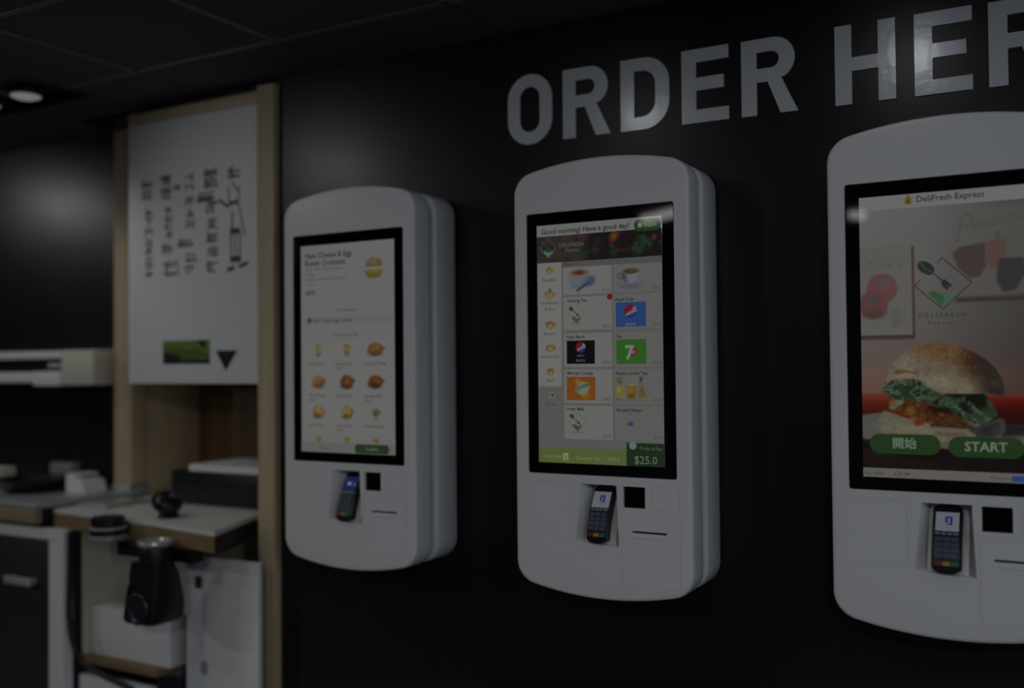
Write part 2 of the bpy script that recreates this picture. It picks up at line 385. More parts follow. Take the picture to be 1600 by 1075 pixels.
# ------------------------------------------------------------------ ORDER HERE lettering
H0, LT, ST = .190, .004, .0385
def letter(ch, W):
    h, s = H0, ST
    if ch == 'H': return [[(0, 0), (s, 0), (s, h*.5-s*.42), (W-s, h*.5-s*.42), (W-s, 0), (W, 0), (W, h), (W-s, h), (W-s, h*.5+s*.42), (s, h*.5+s*.42), (s, h), (0, h)]]
    if ch == 'E': return [[(0, 0), (W, 0), (W, s*.87), (s, s*.87), (s, h*.5-s*.30), (W*.9, h*.5-s*.30), (W*.9, h*.5+s*.55), (s, h*.5+s*.55), (s, h-s*.87), (W, h-s*.87), (W, h), (0, h)]]
    if ch == 'D':
        r, ri = W*.52, W*.52-s*.85
        o = [(0, 0), (W-r, 0)]+[(W-r+r*math.sin(a), r-r*math.cos(a)) for a in [math.pi/2*i/10 for i in range(1, 11)]]
        o += [(W-r+r*math.cos(a), h-r+r*math.sin(a)) for a in [math.pi/2*i/10 for i in range(0, 11)]]+[(0, h)]
        q = s*.87; X = W-s
        n = [(s, q), (X-ri, q)]+[(X-ri+ri*math.sin(a), q+ri-ri*math.cos(a)) for a in [math.pi/2*i/8 for i in range(1, 9)]]
        n += [(X-ri+ri*math.cos(a), h-q-ri+ri*math.sin(a)) for a in [math.pi/2*i/8 for i in range(0, 9)]]+[(s, h-q)]
        return [o, n]
    if ch == 'O':
        e = .004; r = W/2; ri = r-s
        o = [(r+r*math.cos(a), -e+r+r*math.sin(a)) for a in [math.pi+math.pi*i/20 for i in range(21)]]+[(r+r*math.cos(a), h+e-r+r*math.sin(a)) for a in [math.pi*i/20 for i in range(21)]]
        zi = -e+s*.92+ri
        n = [(r+ri*math.cos(a), zi+ri*math.sin(a)) for a in [math.pi+math.pi*i/16 for i in range(17)]]+[(r+ri*math.cos(a), h-zi+ri*math.sin(a)) for a in [math.pi*i/16 for i in range(17)]]
        return [o, n]
    if ch == 'R':
        bw = W*.95; r = h*.285; zc = h-r; q = s*.87; X = bw-s; ri = r-q
        o = [(0, 0), (s, 0), (s, h-2*r), (W*.47, h-2*r), (W-s*1.12, 0), (W, 0), (W*.70, h-2*r+.009)]
        o += [(bw-r+r*math.cos(a), zc+r*math.sin(a)) for a in [math.radians(-62+152*i/16) for i in range(17)]]+[(0, h)]
        n = [(s, zc-ri), (bw-r, zc-ri)]+[(X-ri+ri*math.cos(a), zc+ri*math.sin(a)) for a in [math.radians(-90+180*i/14) for i in range(15)]]+[(s, zc+ri)]
        return [o, n]
LET = [('O', -.372, .140, 'round first letter O of ORDER, silver grey on charcoal wall'), ('R', -.198, .142, 'silver grey letter R between the O and the D of ORDER'),
       ('D', -.026, .137, 'silver grey letter D of ORDER with a bright reflection at its foot'), ('E', .145, .124, 'silver grey letter E inside the word ORDER, above the middle kiosk'),
       ('R', .302, .140, 'silver grey letter R that ends the word ORDER'), ('H', .530, .137, 'silver grey letter H that begins the word HERE'),
       ('E', .708, .122, 'silver grey letter E right after the H of HERE'), ('R', .863, .140, 'silver grey letter R of HERE cut by the right picture edge'),
       ('E', 1.035, .122, 'silver grey last letter E of HERE beyond the cut-off R')]
for ch, x, W, lab in LET:
    zb = .5665 - (x+.2)*.0105
    tag(shape2d('sign_letter', letter(ch, W), LT, M_LETTER, None, (x, .2195-LT/2, Z(zb))), lab, 'letter', 'letters of ORDER HERE')

# ------------------------------------------------------------------ self-order kiosks
HW, HT, RA, RC = .236, .544, .85, .06      # half width, half height at the crown, crown radius, corner radius
ZC = -.085
def kiosk_ring(inset, y):
    w_, t_, R, r = HW-inset, HT-inset, RA-inset, max(RC-inset, .012)
    cx = w_-r; zc = t_-R+math.sqrt((R-r)**2-cx**2); th = math.atan2(cx, zc-(t_-R))      # tangent angle from vertical
    q = []
    for i in range(9):                          # corner from side to crown
        a = (math.pi/2-th)*i/8; q.append((cx+r*math.cos(a), zc+r*math.sin(a)))
    for i in range(1, 9):
        a = th*(1-i/8); q.append((R*math.sin(a), t_-R+R*math.cos(a)))
    q = q[:-1]+[(0, t_)]
    full = q+[(-x, z) for x, z in q[-2::-1]]
    full = full+[(x, -z) for x, z in full[::-1]]
    return [Vector((x, y, z+ZC)) for x, z in full]
CACHE = {}
def shell_front():
    bm = bmesh.new()
    prof = [(.010, 0), (.0055, .0007), (.0022, .0028), (.0006, .006), (0, .011), (0, .070), (.0012, .0745), (.005, .078)]
    add_loft(bm, [kiosk_ring(i, y) for i, y in prof]); me = tomesh('front_shell', bm)
    cut = []
    def prism(outline, d, y0=-.01):
        bm = bmesh.new(); n = len(outline)
        add_loft(bm, [[Vector((x, y0, z)) for x, z in outline], [Vector((x, d, z)) for x, z in outline]]); return tomesh('c', bm)
    cut.append(prism(rrect(-.1984, .1984, -.327, .3307, .006), .006))
    cut.append(prism(rect(.0610, .1175, -.4005, -.3490), .014))
    cut.append(prism(rrect(.082, .171, -.4602, -.4545, .0015, 3), .030))
    # tapering pocket for the card terminal
    bm = bmesh.new()
    f = [(-.0535, -.348), (.044, -.348), (.050, -.497), (-.068, -.490)]; k = 1.0
    fr = [Vector((x, -.0005, z)) for x, z in f]
    bk = [Vector((-.043, .066, -.348)), Vector((.034, .066, -.348)), Vector((.034, .010, -.494)), Vector((-.046, .010, -.489))]
    ex = [Vector((a.x+(a.x-b.x)*.1, -.006, a.z)) for a, b in zip(fr, bk)]
    add_loft(bm, [ex, fr, bk]); cut.append(tomesh('c', bm))
    # hairline joints of the service panels
    for (x0, x1, z0, z1) in ((-.2035, -.082, -.483, -.347), (.136, .204, -.403, -.346), (.056, .205, -.588, -.416)):
        o = rrect(x0, x1, z0, z1, .006, 4); i = rrect(x0+.0009, x1-.0009, z0+.0009, z1-.0009, .005, 4)
        bm = bmesh.new(); n = len(o)
        for a, b in ((o, i),):
            v = [[bm.verts.new((x, y, z)) for x, z in p] for p, y in ((a, -.005), (a, .0014), (b, .0014), (b, -.005))]
            for s in range(4):
                for t in range(n): bm.faces.new((v[s][t], v[s][(t+1) % n], v[(s+1) % 4][(t+1) % n], v[(s+1) % 4][t]))
        cut.append(tomesh('c', bm))
    me = boolean_cut(me, cut)
    return smooth(me, 25)
def shell_rear():
    bm = bmesh.new()
    add_loft(bm, [kiosk_ring(i, y) for i, y in [(.018, .104), (.011, .1045), (.0055, .106), (.002, .1095), (.0005, .114), (.0005, .200), (.0025, .2085), (.007, .214), (.012, .2195)]])
    return smooth(tomesh('rear_shell', bm), 40)
def band():
    bm = bmesh.new(); add_loft(bm, [kiosk_ring(.020, .0775), kiosk_ring(.020, .1045)]); return smooth(tomesh('band', bm), 40)
def plate(o, y0, y1, b=.0008):
    bm = bmesh.new(); xs_ = [p[0] for p in o]; zs_ = [p[1] for p in o]; cx, cz = (min(xs_)+max(xs_))/2, (min(zs_)+max(zs_))/2
    sx, sz = (max(xs_)-min(xs_))/2, (max(zs_)-min(zs_))/2
    ins = lambda d: [(cx+(x-cx)*(1-d/sx), cz+(z-cz)*(1-d/sz)) for x, z in o]
    add_loft(bm, [[Vector((x, y0, z)) for x, z in ins(b)], [Vector((x, y0+b, z)) for x, z in o], [Vector((x, y1, z)) for x, z in o]])
    return smooth(tomesh('plate', bm), 30)
# card terminal, bent back at the top: s runs 0 (bottom) .. 1 (top)
def TY(s): return -.010+.058*max(s, 0)**1.7
def TZ(s): return -.489+.131*s
TX = -.006
def tpt(x, s, out): # point at lateral x, along s, 'out' in front of the face
    ds = .01; d = Vector((0, TY(s+ds)-TY(s-ds) if s > ds else TY(s+ds)-TY(0), TZ(s+ds)-TZ(s-ds) if s > ds else TZ(s+ds)-TZ(0))).normalized()
    nrm = Vector((0, -d.z, d.y))
    return Vector((TX+x, TY(s), TZ(s)))+nrm*out
def term_slab(x0, x1, s0, s1, o0, o1, rx=0, n=10):
    bm = bmesh.new(); rings = []
    for i in range(n+1):
        s = s0+(s1-s0)*i/n; e = 0
        if rx:
            t = min(s-s0, s1-s)*.131
            if t < rx: e = rx-math.sqrt(max(rx*rx-(rx-t)**2, 0))
        b = .0035 if rx else .0
        if b: rings.append([tpt(x0+e, s, o0), tpt(x1-e, s, o0), tpt(x1-e, s, o1-b), tpt(x1-e-b, s, o1), tpt(x0+e+b, s, o1), tpt(x0+e, s, o1-b)])
        else: rings.append([tpt(x0+e, s, o0), tpt(x1-e, s, o0), tpt(x1-e, s, o1), tpt(x0+e, s, o1)])
    add_loft(bm, rings); return smooth(tomesh('slab', bm), 35)

M_KEY = mat('slate_blue_key', (.055, .065, .13), .45)
M_KR = mat('red_key', (.22, .016, .03), .4); M_KY = mat('yellow_key', (.42, .30, .02), .4); M_KG = mat('green_key', (.02, .20, .05), .4)
def cached(key, fn):
    if key not in CACHE: CACHE[key] = fn()
    return CACHE[key]
def kiosk(x, label, term_kind, fill):
    root = empty('self_order_kiosk', (x, .22, ZO-.629), label, 'kiosk', 'self-order kiosks on the wall')
    L0 = (0, -.22, .629)
    def K(name, key, fn, mt, par=root):
        return link(name, cached(key, fn), mt, par, L0 if par is root else (0, 0, 0))
    K('front_shell', 'fs', shell_front, M_WHITE)
    K('recess_band', 'bd', band, M_BAND_SHADE)
    K('rear_shell', 'rs', shell_rear, M_SHELL)
    K('screen_bezel', 'bz', lambda: plate(rrect(-.1974, .1974, -.326, .3297, .0055), .0006, .0055), M_GLASS)
    K('barcode_window', 'bw', lambda: plate(rect(.0615, .117, -.400, -.3495), .006, .013), M_GLASS)
    K('receipt_slot', 'sl', lambda: plate(rect(.083, .170, -.4598, -.4549), .012, .028), M_BLACK)
    K('slot_lip', 'lp', lambda: plate(rrect(.090, .163, -.4725, -.4635, .003, 3), -.0014, .001), M_WHITE)
    t = K('card_terminal', 'tm', lambda: term_slab(-.0285, .0285, 0, 1.02, -.016, .004, .012, 22), mat('terminal_black', (.006, .0065, .009), .35))
    K('terminal_mount', 'tmm', lambda: (lambda bm: (add_box(bm, -.028, .016, .048, .064, -.44, -.385, .003), tomesh('mount', bm))[1])(bmesh.new()), M_DKGREY)
    sc = {'white': '646770', 'blue': '1b2450'}[term_kind]
    me = term_slab(-.0225, .0225, .62, .885, .003, .0066, 0, 12)
    link('terminal_screen', me, glow(sc, .8), t)
    if term_kind == 'white':
        for (a, b, s0, s1) in ((-.004, .010, .80, .825), (-.004, .001, .73, .80), (.005, .010, .70, .82), (-.001, .008, .705, .72)):
            link('screen_icon', term_slab(a, b, s0, s1, .005, .0070, 0, 3), glow('1c2a5c', .9), t)
    else:
        link('screen_icon', term_slab(-.008, .004, .72, .78, .005, .0070, 0, 3), glow('6a7a9c', .9), t)
    for i in range(4):
        link('function_key', cached('fk%d' % i, lambda: term_slab(-.0225+.0117*i, -.0135+.0117*i, .565, .595, .003, .0064, 0, 2)), mat('pale_function_key', (.25, .26, .30), .4), t)
    for r in range(4):
        for c in range(3):
            link('keypad_key', cached('k%d%d' % (r, c), lambda: term_slab(-.0225+.0155*c, -.009+.0155*c, .225+.08*r, .29+.08*r, .003, .0066, 0, 2)), M_KEY, t)
    for c, mk in enumerate((M_KR, M_KY, M_KG)):
        link('colour_key', cached('ck%d' % c, lambda: term_slab(-.023+.0158*c, -.009+.0158*c, .115, .175, .003, .0068, 0, 2)), mk, t)
    disp = K('display', 'dp'+label, lambda: plate(rect(-.168, .168, -.299, .299), .0002, .0012, .0001), None)
    fill(disp)
    return root

YS = -.0002
def pic(disp, name, shapes, lvl=1): return link(name, stack_mesh(name, shapes, YS-.0003*lvl, glow, -.00002), None, disp)
def txt(disp, name, items, col, lvl=5):
    for it in items:                         # every line of writing is a piece of its own
        me = text_mesh([it])
        for v in me.vertices: v.co.y = YS-.0003*lvl
        link(name, me, glow(col), disp)

# ---- photographs shown on the screens: colour fields painted onto a fine flat mesh (one colour per vertex)
import numpy as np
class Canvas:
    def __init__(s, x0, x1, z0, z1, res, base):
        nx = max(2, int(round((x1-x0)/res))+1); nz = max(2, int(round((z1-z0)/res))+1)
        s.nx, s.nz, s.res = nx, nz, res
        s.X, s.Z = np.meshgrid(np.linspace(x0, x1, nx), np.linspace(z0, z1, nz))
        s.I = np.zeros((nz, nx, 3)); s.I[:] = s.c(base)
    @staticmethod
    def c(h): return np.array([int(h[i:i+2], 16) for i in (0, 2, 4)], float) if isinstance(h, str) else np.asarray(h, float)
    def noise(s, scale, seed, oct=2):
        out = 0; amp = 1; tot = 0
        for o in range(oct):
            rg = np.random.default_rng(seed+o*17); g = rg.random((96, 96)); k = scale/2**o
            u = (s.X+2)/k; v = (s.Z+2)/k; i = np.floor(u).astype(int); j = np.floor(v).astype(int); fu, fv = u-i, v-j
            fu = fu*fu*(3-2*fu); fv = fv*fv*(3-2*fv); g_ = lambda a, b: g[a % 96, b % 96]
            out = out+amp*((g_(i, j)*(1-fu)+g_(i+1, j)*fu)*(1-fv)+(g_(i, j+1)*(1-fu)+g_(i+1, j+1)*fu)*fv); tot += amp; amp *= .5
        return out/tot
    def mix(s, a, col): s.I += a[..., None]*(col-s.I)
    def sd(s, pts):
        P = np.array(pts); n = len(P); d = np.full(s.X.shape, 1e9); ins = np.zeros(s.X.shape, bool)
        for k in range(n):
            a, b = P[k], P[(k+1) % n]; e = b-a; wx, wz = s.X-a[0], s.Z-a[1]
            t = np.clip((wx*e[0]+wz*e[1])/max(e@e, 1e-12), 0, 1); d = np.minimum(d, (wx-t*e[0])**2+(wz-t*e[1])**2)
            if a[1] != b[1]: ins ^= ((a[1] > s.Z) != (b[1] > s.Z)) & (s.X < (b[0]-a[0])*(s.Z-a[1])/(b[1]-a[1])+a[0])
        return np.where(ins, -1, 1)*np.sqrt(d)
    def poly(s, pts, col, soft=.0015, al=1.0, wob=0, ws=.006, seed=0):
        d = s.sd(pts)
        if wob: d = d+wob*(s.noise(ws, seed+3)-.5)*2
        a = np.clip(.5-d/soft, 0, 1)*al; s.mix(a, s.c(col)); return a
    def ell(s, cx, cz, rx, rz, col, soft=.0015, al=1.0, rot=0, wob=0, seed=0):
        c, q = math.cos(math.radians(rot)), math.sin(math.radians(rot)); u = ((s.X-cx)*c+(s.Z-cz)*q)/rx; v = (-(s.X-cx)*q+(s.Z-cz)*c)/rz
        d = (np.sqrt(u*u+v*v)-1)*min(rx, rz)
        if wob: d = d+wob*(s.noise(.006, seed+5)-.5)*2
        a = np.clip(.5-d/soft, 0, 1)*al; s.mix(a, s.c(col)); return a
    def seg(s, a, b, t, col, soft=.0012, al=1.0):
        a, b = np.array(a), np.array(b); e = b-a; wx, wz = s.X-a[0], s.Z-a[1]; k = np.clip((wx*e[0]+wz*e[1])/(e@e), 0, 1)
        d = np.sqrt((wx-k*e[0])**2+(wz-k*e[1])**2)-t/2; s.mix(np.clip(.5-d/soft, 0, 1)*al, s.c(col))
    def grain(s, mask, scale, amp, seed, oct=2): s.I *= 1+(mask*amp*2*(s.noise(scale, seed, oct)-.5))[..., None]
    def vgrad(s, stops, mask=None):
        zs = [q[0] for q in stops]; cs = np.array([s.c(q[1]) for q in stops]); col = np.stack([np.interp(s.Z, zs, cs[:, k]) for k in range(3)], -1)
        if mask is None: s.I[:] = col
        else: s.I += mask[..., None]*(col-s.I)
    def put(s, disp, name, lvl):
        nx, nz = s.nx, s.nz; me = bpy.data.meshes.new(name)
        co = np.stack([s.X.ravel(), np.full(s.X.size, YS-.0003*lvl), s.Z.ravel()], 1)
        i = (np.arange(nz-1)[:, None]*nx+np.arange(nx-1)[None]).ravel(); f = np.stack([i, i+1, i+nx+1, i+nx], 1)
        me.vertices.add(len(co)); me.vertices.foreach_set('co', co.ravel())
        me.loops.add(f.size); me.loops.foreach_set('vertex_index', f.ravel().astype(np.int32))
        me.polygons.add(len(f)); me.polygons.foreach_set('loop_start', np.arange(0, f.size, 4, dtype=np.int32)); me.update(calc_edges=True)
        s.I = .88*s.I+.12*s.I.mean(-1, keepdims=True)          # screens look a little washed out
        v = np.clip(s.I, 0, 255)/255; l = np.where(v <= .04045, v/12.92, ((v+.055)/1.055)**2.4).reshape(-1, 3)
        at = me.color_attributes.new('picture', 'FLOAT_COLOR', 'POINT'); at.data.foreach_set('color', np.concatenate([l, np.ones((len(l), 1))], 1).astype(np.float32).ravel())
        return link(name, me, screen_picture_mat(), disp)
def screen_picture_mat():
    if 'screen_picture' in MAT: return MAT['screen_picture']
    mt = bpy.data.materials.new('screen_picture'); mt.use_nodes = True; MAT['screen_picture'] = mt; nt = mt.node_tree; b = nt.nodes['Principled BSDF']
    b.inputs['Base Color'].default_value = (.004, .004, .004, 1); b.inputs['Roughness'].default_value = .03
    a = nt.nodes.new('ShaderNodeAttribute'); a.attribute_name = 'picture'; nt.links.new(a.outputs['Color'], b.inputs['Emission Color']); b.inputs['Emission Strength'].default_value = 1
    return mt

def welcome_photo(d):
    c = Canvas(-.168, .168, -.28, .270, .0016, '504d4a')
    c.vgrad([(-.28, '16100e'), (-.235, '1c1411'), (-.216, '2a1d19'), (-.17, '33140e'), (-.12, '5a4038'), (-.085, '5c463f'), (-.04, '514844'), (.05, '53504d'), (.15, '565553'), (.27, '585857')])
    c.I *= np.interp(c.X, [-.168, -.03, .06, .168], [1.03, .98, .84, .70])[..., None]
    # left wall poster with a tomato
    c.poly(rect(-.2, -.0595, -.0065, .188), '3c2b28', .005); c.poly(rect(-.2, -.064, .0025, .190), '565450', .0025)
    for k in range(4): c.ell(-.145+.019*k, .157-.0028*k, .005, .004, '4b4a46', .004, .6)
    a = c.ell(-.124, .102, .031, .032, '59393a', .004); a2 = c.ell(-.142, .068, .030, .030, '553536', .004)
    c.ell(-.120, .113, .013, .010, '4a4640', .010, .7); c.ell(-.141, .077, .012, .010, '3f3a38', .012, .8); c.ell(-.140, .048, .022, .010, '3d2c2b', .012, .6)
    for r_ in range(7): c.seg((-.103, .057-.006*r_), (-.082+.006*((r_*37) % 3-1), .0565-.006*r_), .003, '464440', .003, .7)
    # right wall poster with pots
    c.poly(rect(.020, .3, .0675, .078), '302826', .004); c.poly(rect(.022, .3, .077, .262), '504f4b', .02, .55)
    c.poly([(.079, .188), (.115, .191), (.115, .150), (.095, .128), (.078, .144)], '4d3a34', .006, .8); c.ell(.092, .165, .008, .025, '573a34', .010, .7)
    c.poly([(.016, .166), (.030, .181), (.077, .187), (.077, .138), (.066, .118), (.046, .117), (.027, .136)], '3b3331', .005); c.ell(.024, .163, .008, .012, '47352f', .008, .7)
    c.poly([(.101, .153), (.145, .153), (.150, .123), (.131, .088), (.108, .085), (.096, .108)], '2d2f2e', .005)
    c.ell(.100, .198, .004, .010, '3e3b38', .005, .7)
    for a, b in (((.024, .192), (.034, .240)), ((.034, .240), (.047, .247)), ((.047, .247), (.055, .236)), ((.055, .236), (.045, .224)), ((.045, .224), (.034, .222))): c.seg(a, b, .004, '45433f', .004, .8)
    x = .052
    for k in range(11):
        z = .221+.0016*k; c.seg((x, z-.008), (x+.003, z+.008+(.006 if k in (4, 9) else 0)), .0032, '454340', .003, .75); c.seg((x+.003, z+.006), (x+.008, z-.006), .003, '454340', .003, .75); x += .0098
    for k in range(3): c.seg((.118, .205-.014*k), (.165, .206-.014*k), .005, '474541', .005, .5)
    # red bench, plate, table
    m = c.poly(rect(-.2, .2, -.175, -.1225), '5a2012', .005); c.vgrad([(-.176, '220e0a'), (-.160, '3c120c'), (-.140, '521a0e'), (-.122, '6a2c18')], m*np.clip((.0-c.X)/.05, 0, 1))
    c.vgrad([(-.19, '1e0b09'), (-.165, '2c0a08'), (-.145, '420a07'), (-.132, '55120a'), (-.122, '5c2a1e')], np.clip(.5-c.sd(rect(.05, .3, -.19, -.1235))/.005, 0, 1))
    c.poly([(-.2, -.172), (-.12, -.160), (.10, -.182), (.2, -.188), (.2, -.212), (.05, -.240), (-.12, -.222), (-.2, -.214)], '4a4844', .004)
    c.poly([(.107, -.178), (.16, -.186), (.17, -.200), (.10, -.208)], '1d1b1a', .010)
    c.poly([(-.2, -.219), (-.12, -.228), (.05, -.244), (.2, -.222), (.2, -.255), (.05, -.268), (-.08, -.258), (-.2, -.232)], '120d0b', .008)
    # burger: bottom bun and paper
    m = c.poly([(-.136, -.178), (-.123, -.158), (-.106, -.163), (-.075, -.173), (-.050, -.184), (-.025, -.186), (.042, -.189), (.056, -.204), (.034, -.218), (-.017, -.222), (-.126, -.212)], '57523f', .003, 1, .002)
    c.ell(-.06, -.192, .07, .012, '605b4c', .012, .7); c.ell(-.118, -.172, .012, .010, '5c5846', .006, .8); c.seg((-.018, -.203), (.030, -.205), .006, '473c2b', .006, .7); c.grain(m, .008, .10, 3)
    m = c.poly([(.040, -.195), (.062, -.184), (.100, -.168), (.107, -.181), (.104, -.198), (.087, -.210), (.056, -.208)], '2b2928', .004, 1, .002); c.grain(m, .010, .30, 5); c.seg((.060, -.186), (.104, -.172), .003, '45423f', .004, .6); c.seg((.104, -.175), (.104, -.198), .003, '3c3937', .003, .6)
    # patty
    m = c.poly([(-.114, -.157), (-.082, -.138), (-.049, -.140), (-.030, -.156), (.004, -.160), (.026, -.170), (.046, -.186), (-.029, -.184), (-.058, -.175), (-.091, -.168)], '40240e', .003, 1, .003, .006, 9)
    n = c.noise(.009, 21, 3); c.mix(m*np.clip((n-.52)*5, 0, 1)*.8, c.c('5e3c18')); c.mix(m*np.clip((.42-n)*6, 0, 1)*.8, c.c('2a130a')); c.seg((-.110, -.158), (-.075, -.171), .006, '52180f', .005, .8); c.ell(-.042, -.147, .012, .005, '56200f', .006, .7)
    c.seg((-.03, -.186), (.048, -.190), .006, '1e0f0a', .005, .8); c.ell(-.070, -.158, .010, .010, '6e4e1e', .008, .6)
    c.poly([(-.068, -.177), (-.058, -.172), (-.039, -.180), (-.050, -.187), (-.062, -.188)], '5a280f', .004, 1, .002); c.ell(-.066, -.176, .006, .005, '6a4a1e', .005, .7)
    c.poly([(-.112, -.138), (-.097, -.133), (-.080, -.133), (-.086, -.142), (-.106, -.156), (-.113, -.152)], '585341', .004, 1, .002); c.ell(-.105, -.142, .008, .008, '4e4722', .007, .7)
    # lettuce
    m = c.poly([(-.126, -.108), (-.112, -.092), (-.101, -.088), (-.090, -.098), (-.056, -.088), (-.044, -.102), (-.028, -.113), (-.007, -.120), (.033, -.120), (.071, -.119), (.075, -.136), (.089, -.142), (.092, -.164), (.078, -.180), (.058, -.184), (.023, -.170), (.003, -.156), (-.032, -.143), (-.057, -.139), (-.074, -.133), (-.101, -.132), (-.121, -.127)], '232e1d', .003, 1, .006, .008, 31)
    n = c.noise(.011, 41, 3); r_ = np.abs(n-.5); left = np.clip((.04-c.X)/.10, .22, 1)
    c.mix(m*np.clip((.09-r_)*16, 0, 1)*.85*left, c.c('42553f')); c.mix(m*np.clip((n-.60)*9, 0, 1)*.9, c.c('10180f')); c.mix(m*np.clip((.33-n)*8, 0, 1)*.7, c.c('18221a'))
    c.poly([(-.007, -.120), (.069, -.120), (.074, -.150), (.056, -.152), (.036, -.136), (.013, -.128)], '0b0e0b', .008, .92, .003); c.poly([(-.041, -.146), (.001, -.150), (.013, -.162), (-.028, -.160)], '100c08', .006, .85)
    c.ell(.032, -.148, .010, .011, '0c110b', .008, .9); n = c.noise(.007, 51, 2)
    ring = c.sd([(.0, -.142), (.018, -.148), (.035, -.166), (.060, -.180), (.080, -.172), (.060, -.160), (.030, -.130), (.018, -.128)]); c.mix(np.clip((.006-np.abs(ring))/.004, 0, 1)*np.clip((n-.35)*4, 0, 1)*.75, c.c('41543e'))
    # top bun
    B = [(-.119, -.102), (-.119, -.088), (-.114, -.073), (-.107, -.060), (-.096, -.047), (-.083, -.036), (-.069, -.027), (-.055, -.021), (-.040, -.018), (-.026, -.0165), (-.010, -.016), (.005, -.0175), (.027, -.023), (.051, -.035), (.074, -.051), (.092, -.069), (.102, -.088), (.107, -.110), (.105, -.126), (.095, -.125), (.073, -.119), (.045, -.121), (.033, -.121), (-.007, -.120), (-.032, -.109), (-.048, -.094), (-.069, -.088), (-.105, -.090)]
    m = c.poly(B, '5c5140', .0025)
    c.mix(m*np.clip(1-np.hypot((c.X+.01)/.085, (c.Z+.020)/.050), 0, 1)*1.0, c.c('573a1c')); c.mix(m*np.clip(1-np.hypot((c.X+.085)/.05, (c.Z+.075)/.05), 0, 1)*.9, c.c('635d4e'))
    c.mix(m*np.clip(1-np.hypot((c.X+.01)/.055, (c.Z+.105)/.030), 0, 1)*1.2, c.c('65604f')); c.mix(m*np.clip(1-np.hypot((c.X-.05)/.045, (c.Z+.055)/.05), 0, 1)*1.2, c.c('3f2514'))
    c.mix(m*np.clip((c.X-.040+.25*(c.Z+.09))/.035, 0, 1)*.95, c.c('261f1b')); c.mix(m*np.clip(1-np.hypot((c.X-.085)/.02, (c.Z+.10)/.010), 0, 1)*.7, c.c('363230'))
    c.poly([(-.107, -.079), (-.096, -.071), (-.079, -.072), (-.056, -.076), (-.058, -.080), (-.081, -.077), (-.101, -.081)], '46381c', .004, .85); c.poly([(-.103, -.083), (-.081, -.080), (-.048, -.084), (-.019, -.095), (.003, -.112), (-.007, -.119), (-.034, -.108), (-.050, -.093), (-.07, -.087)], '625d50', .008, .8)
    c.grain(m, .004, .13, 61, 2); c.grain(m, .018, .08, 63)
    rg = random.Random(5)
    for i in range(26):
        a, r = rg.uniform(.2, 2.6), rg.uniform(.2, .95); c.ell(-.008+.075*r*math.cos(a), -.075+.052*r*math.sin(a), .0022, .0016, '6c604c' if i % 3 else '665540', .003, .35)
    c.put(d, 'welcome_picture', 1)

def banner_photo(d):
    c = Canvas(-.168, .168, .2035, .2705, .0014, '2f2927')
    c.grain(1, .016, .22, 3, 3); c.poly(rect(-.03, .2, .19, .28), '181719', .03, .95)
    for x, z, r, q, s_ in ((-.10, .222, .013, '44301f', 1), (-.145, .225, .012, '3a2822', 2), (-.063, .222, .012, '34301f', 3), (-.034, .222, .012, '1f3022', 4), (-.08, .262, .02, '3c2f28', 5), (-.04, .262, .012, '46282a', 6), (-.005, .228, .012, '352620', 7), (.0, .25, .012, '2a2220', 9)):
        c.ell(x, z, r, r*.75, q, .010, .8, 0, .004, s_)
    ringd = np.abs(np.hypot((c.X-.072)/.036, (c.Z-.252)/.030)-1); c.mix(np.clip(1-ringd/.22, 0, 1)*np.clip((.11-c.X)/.05, .15, 1)*np.clip(1.0-(c.Z-.225)*4, .3, 1), c.c('4c1c10'))
    c.ell(.045, .258, .009, .010, '6a5018', .010, .8); c.ell(.053, .262, .009, .006, '6a3414', .010, .8); c.ell(.075, .252, .020, .016, '1d1518', .012, .9)
    for x, z, rx, rz in ((.042, .224, .009, .014), (.115, .240, .018, .014), (.108, .222, .016, .012), (.130, .232, .014, .012)):
        a = c.ell(x, z, rx, rz, '1c3322', .007, .9, 20, .004, int(x*999)); c.grain(a, .008, .6, int(x*777), 2)
    c.ell(.094, .226, .004, .003, '3f4a1c', .004, .8); c.ell(.149, .249, .0065, .007, '5e2a18', .006, .9); c.ell(.166, .235, .006, .004, '451f1c', .006, .8)
    c.I *= .86; c.put(d, 'banner_picture', 2)
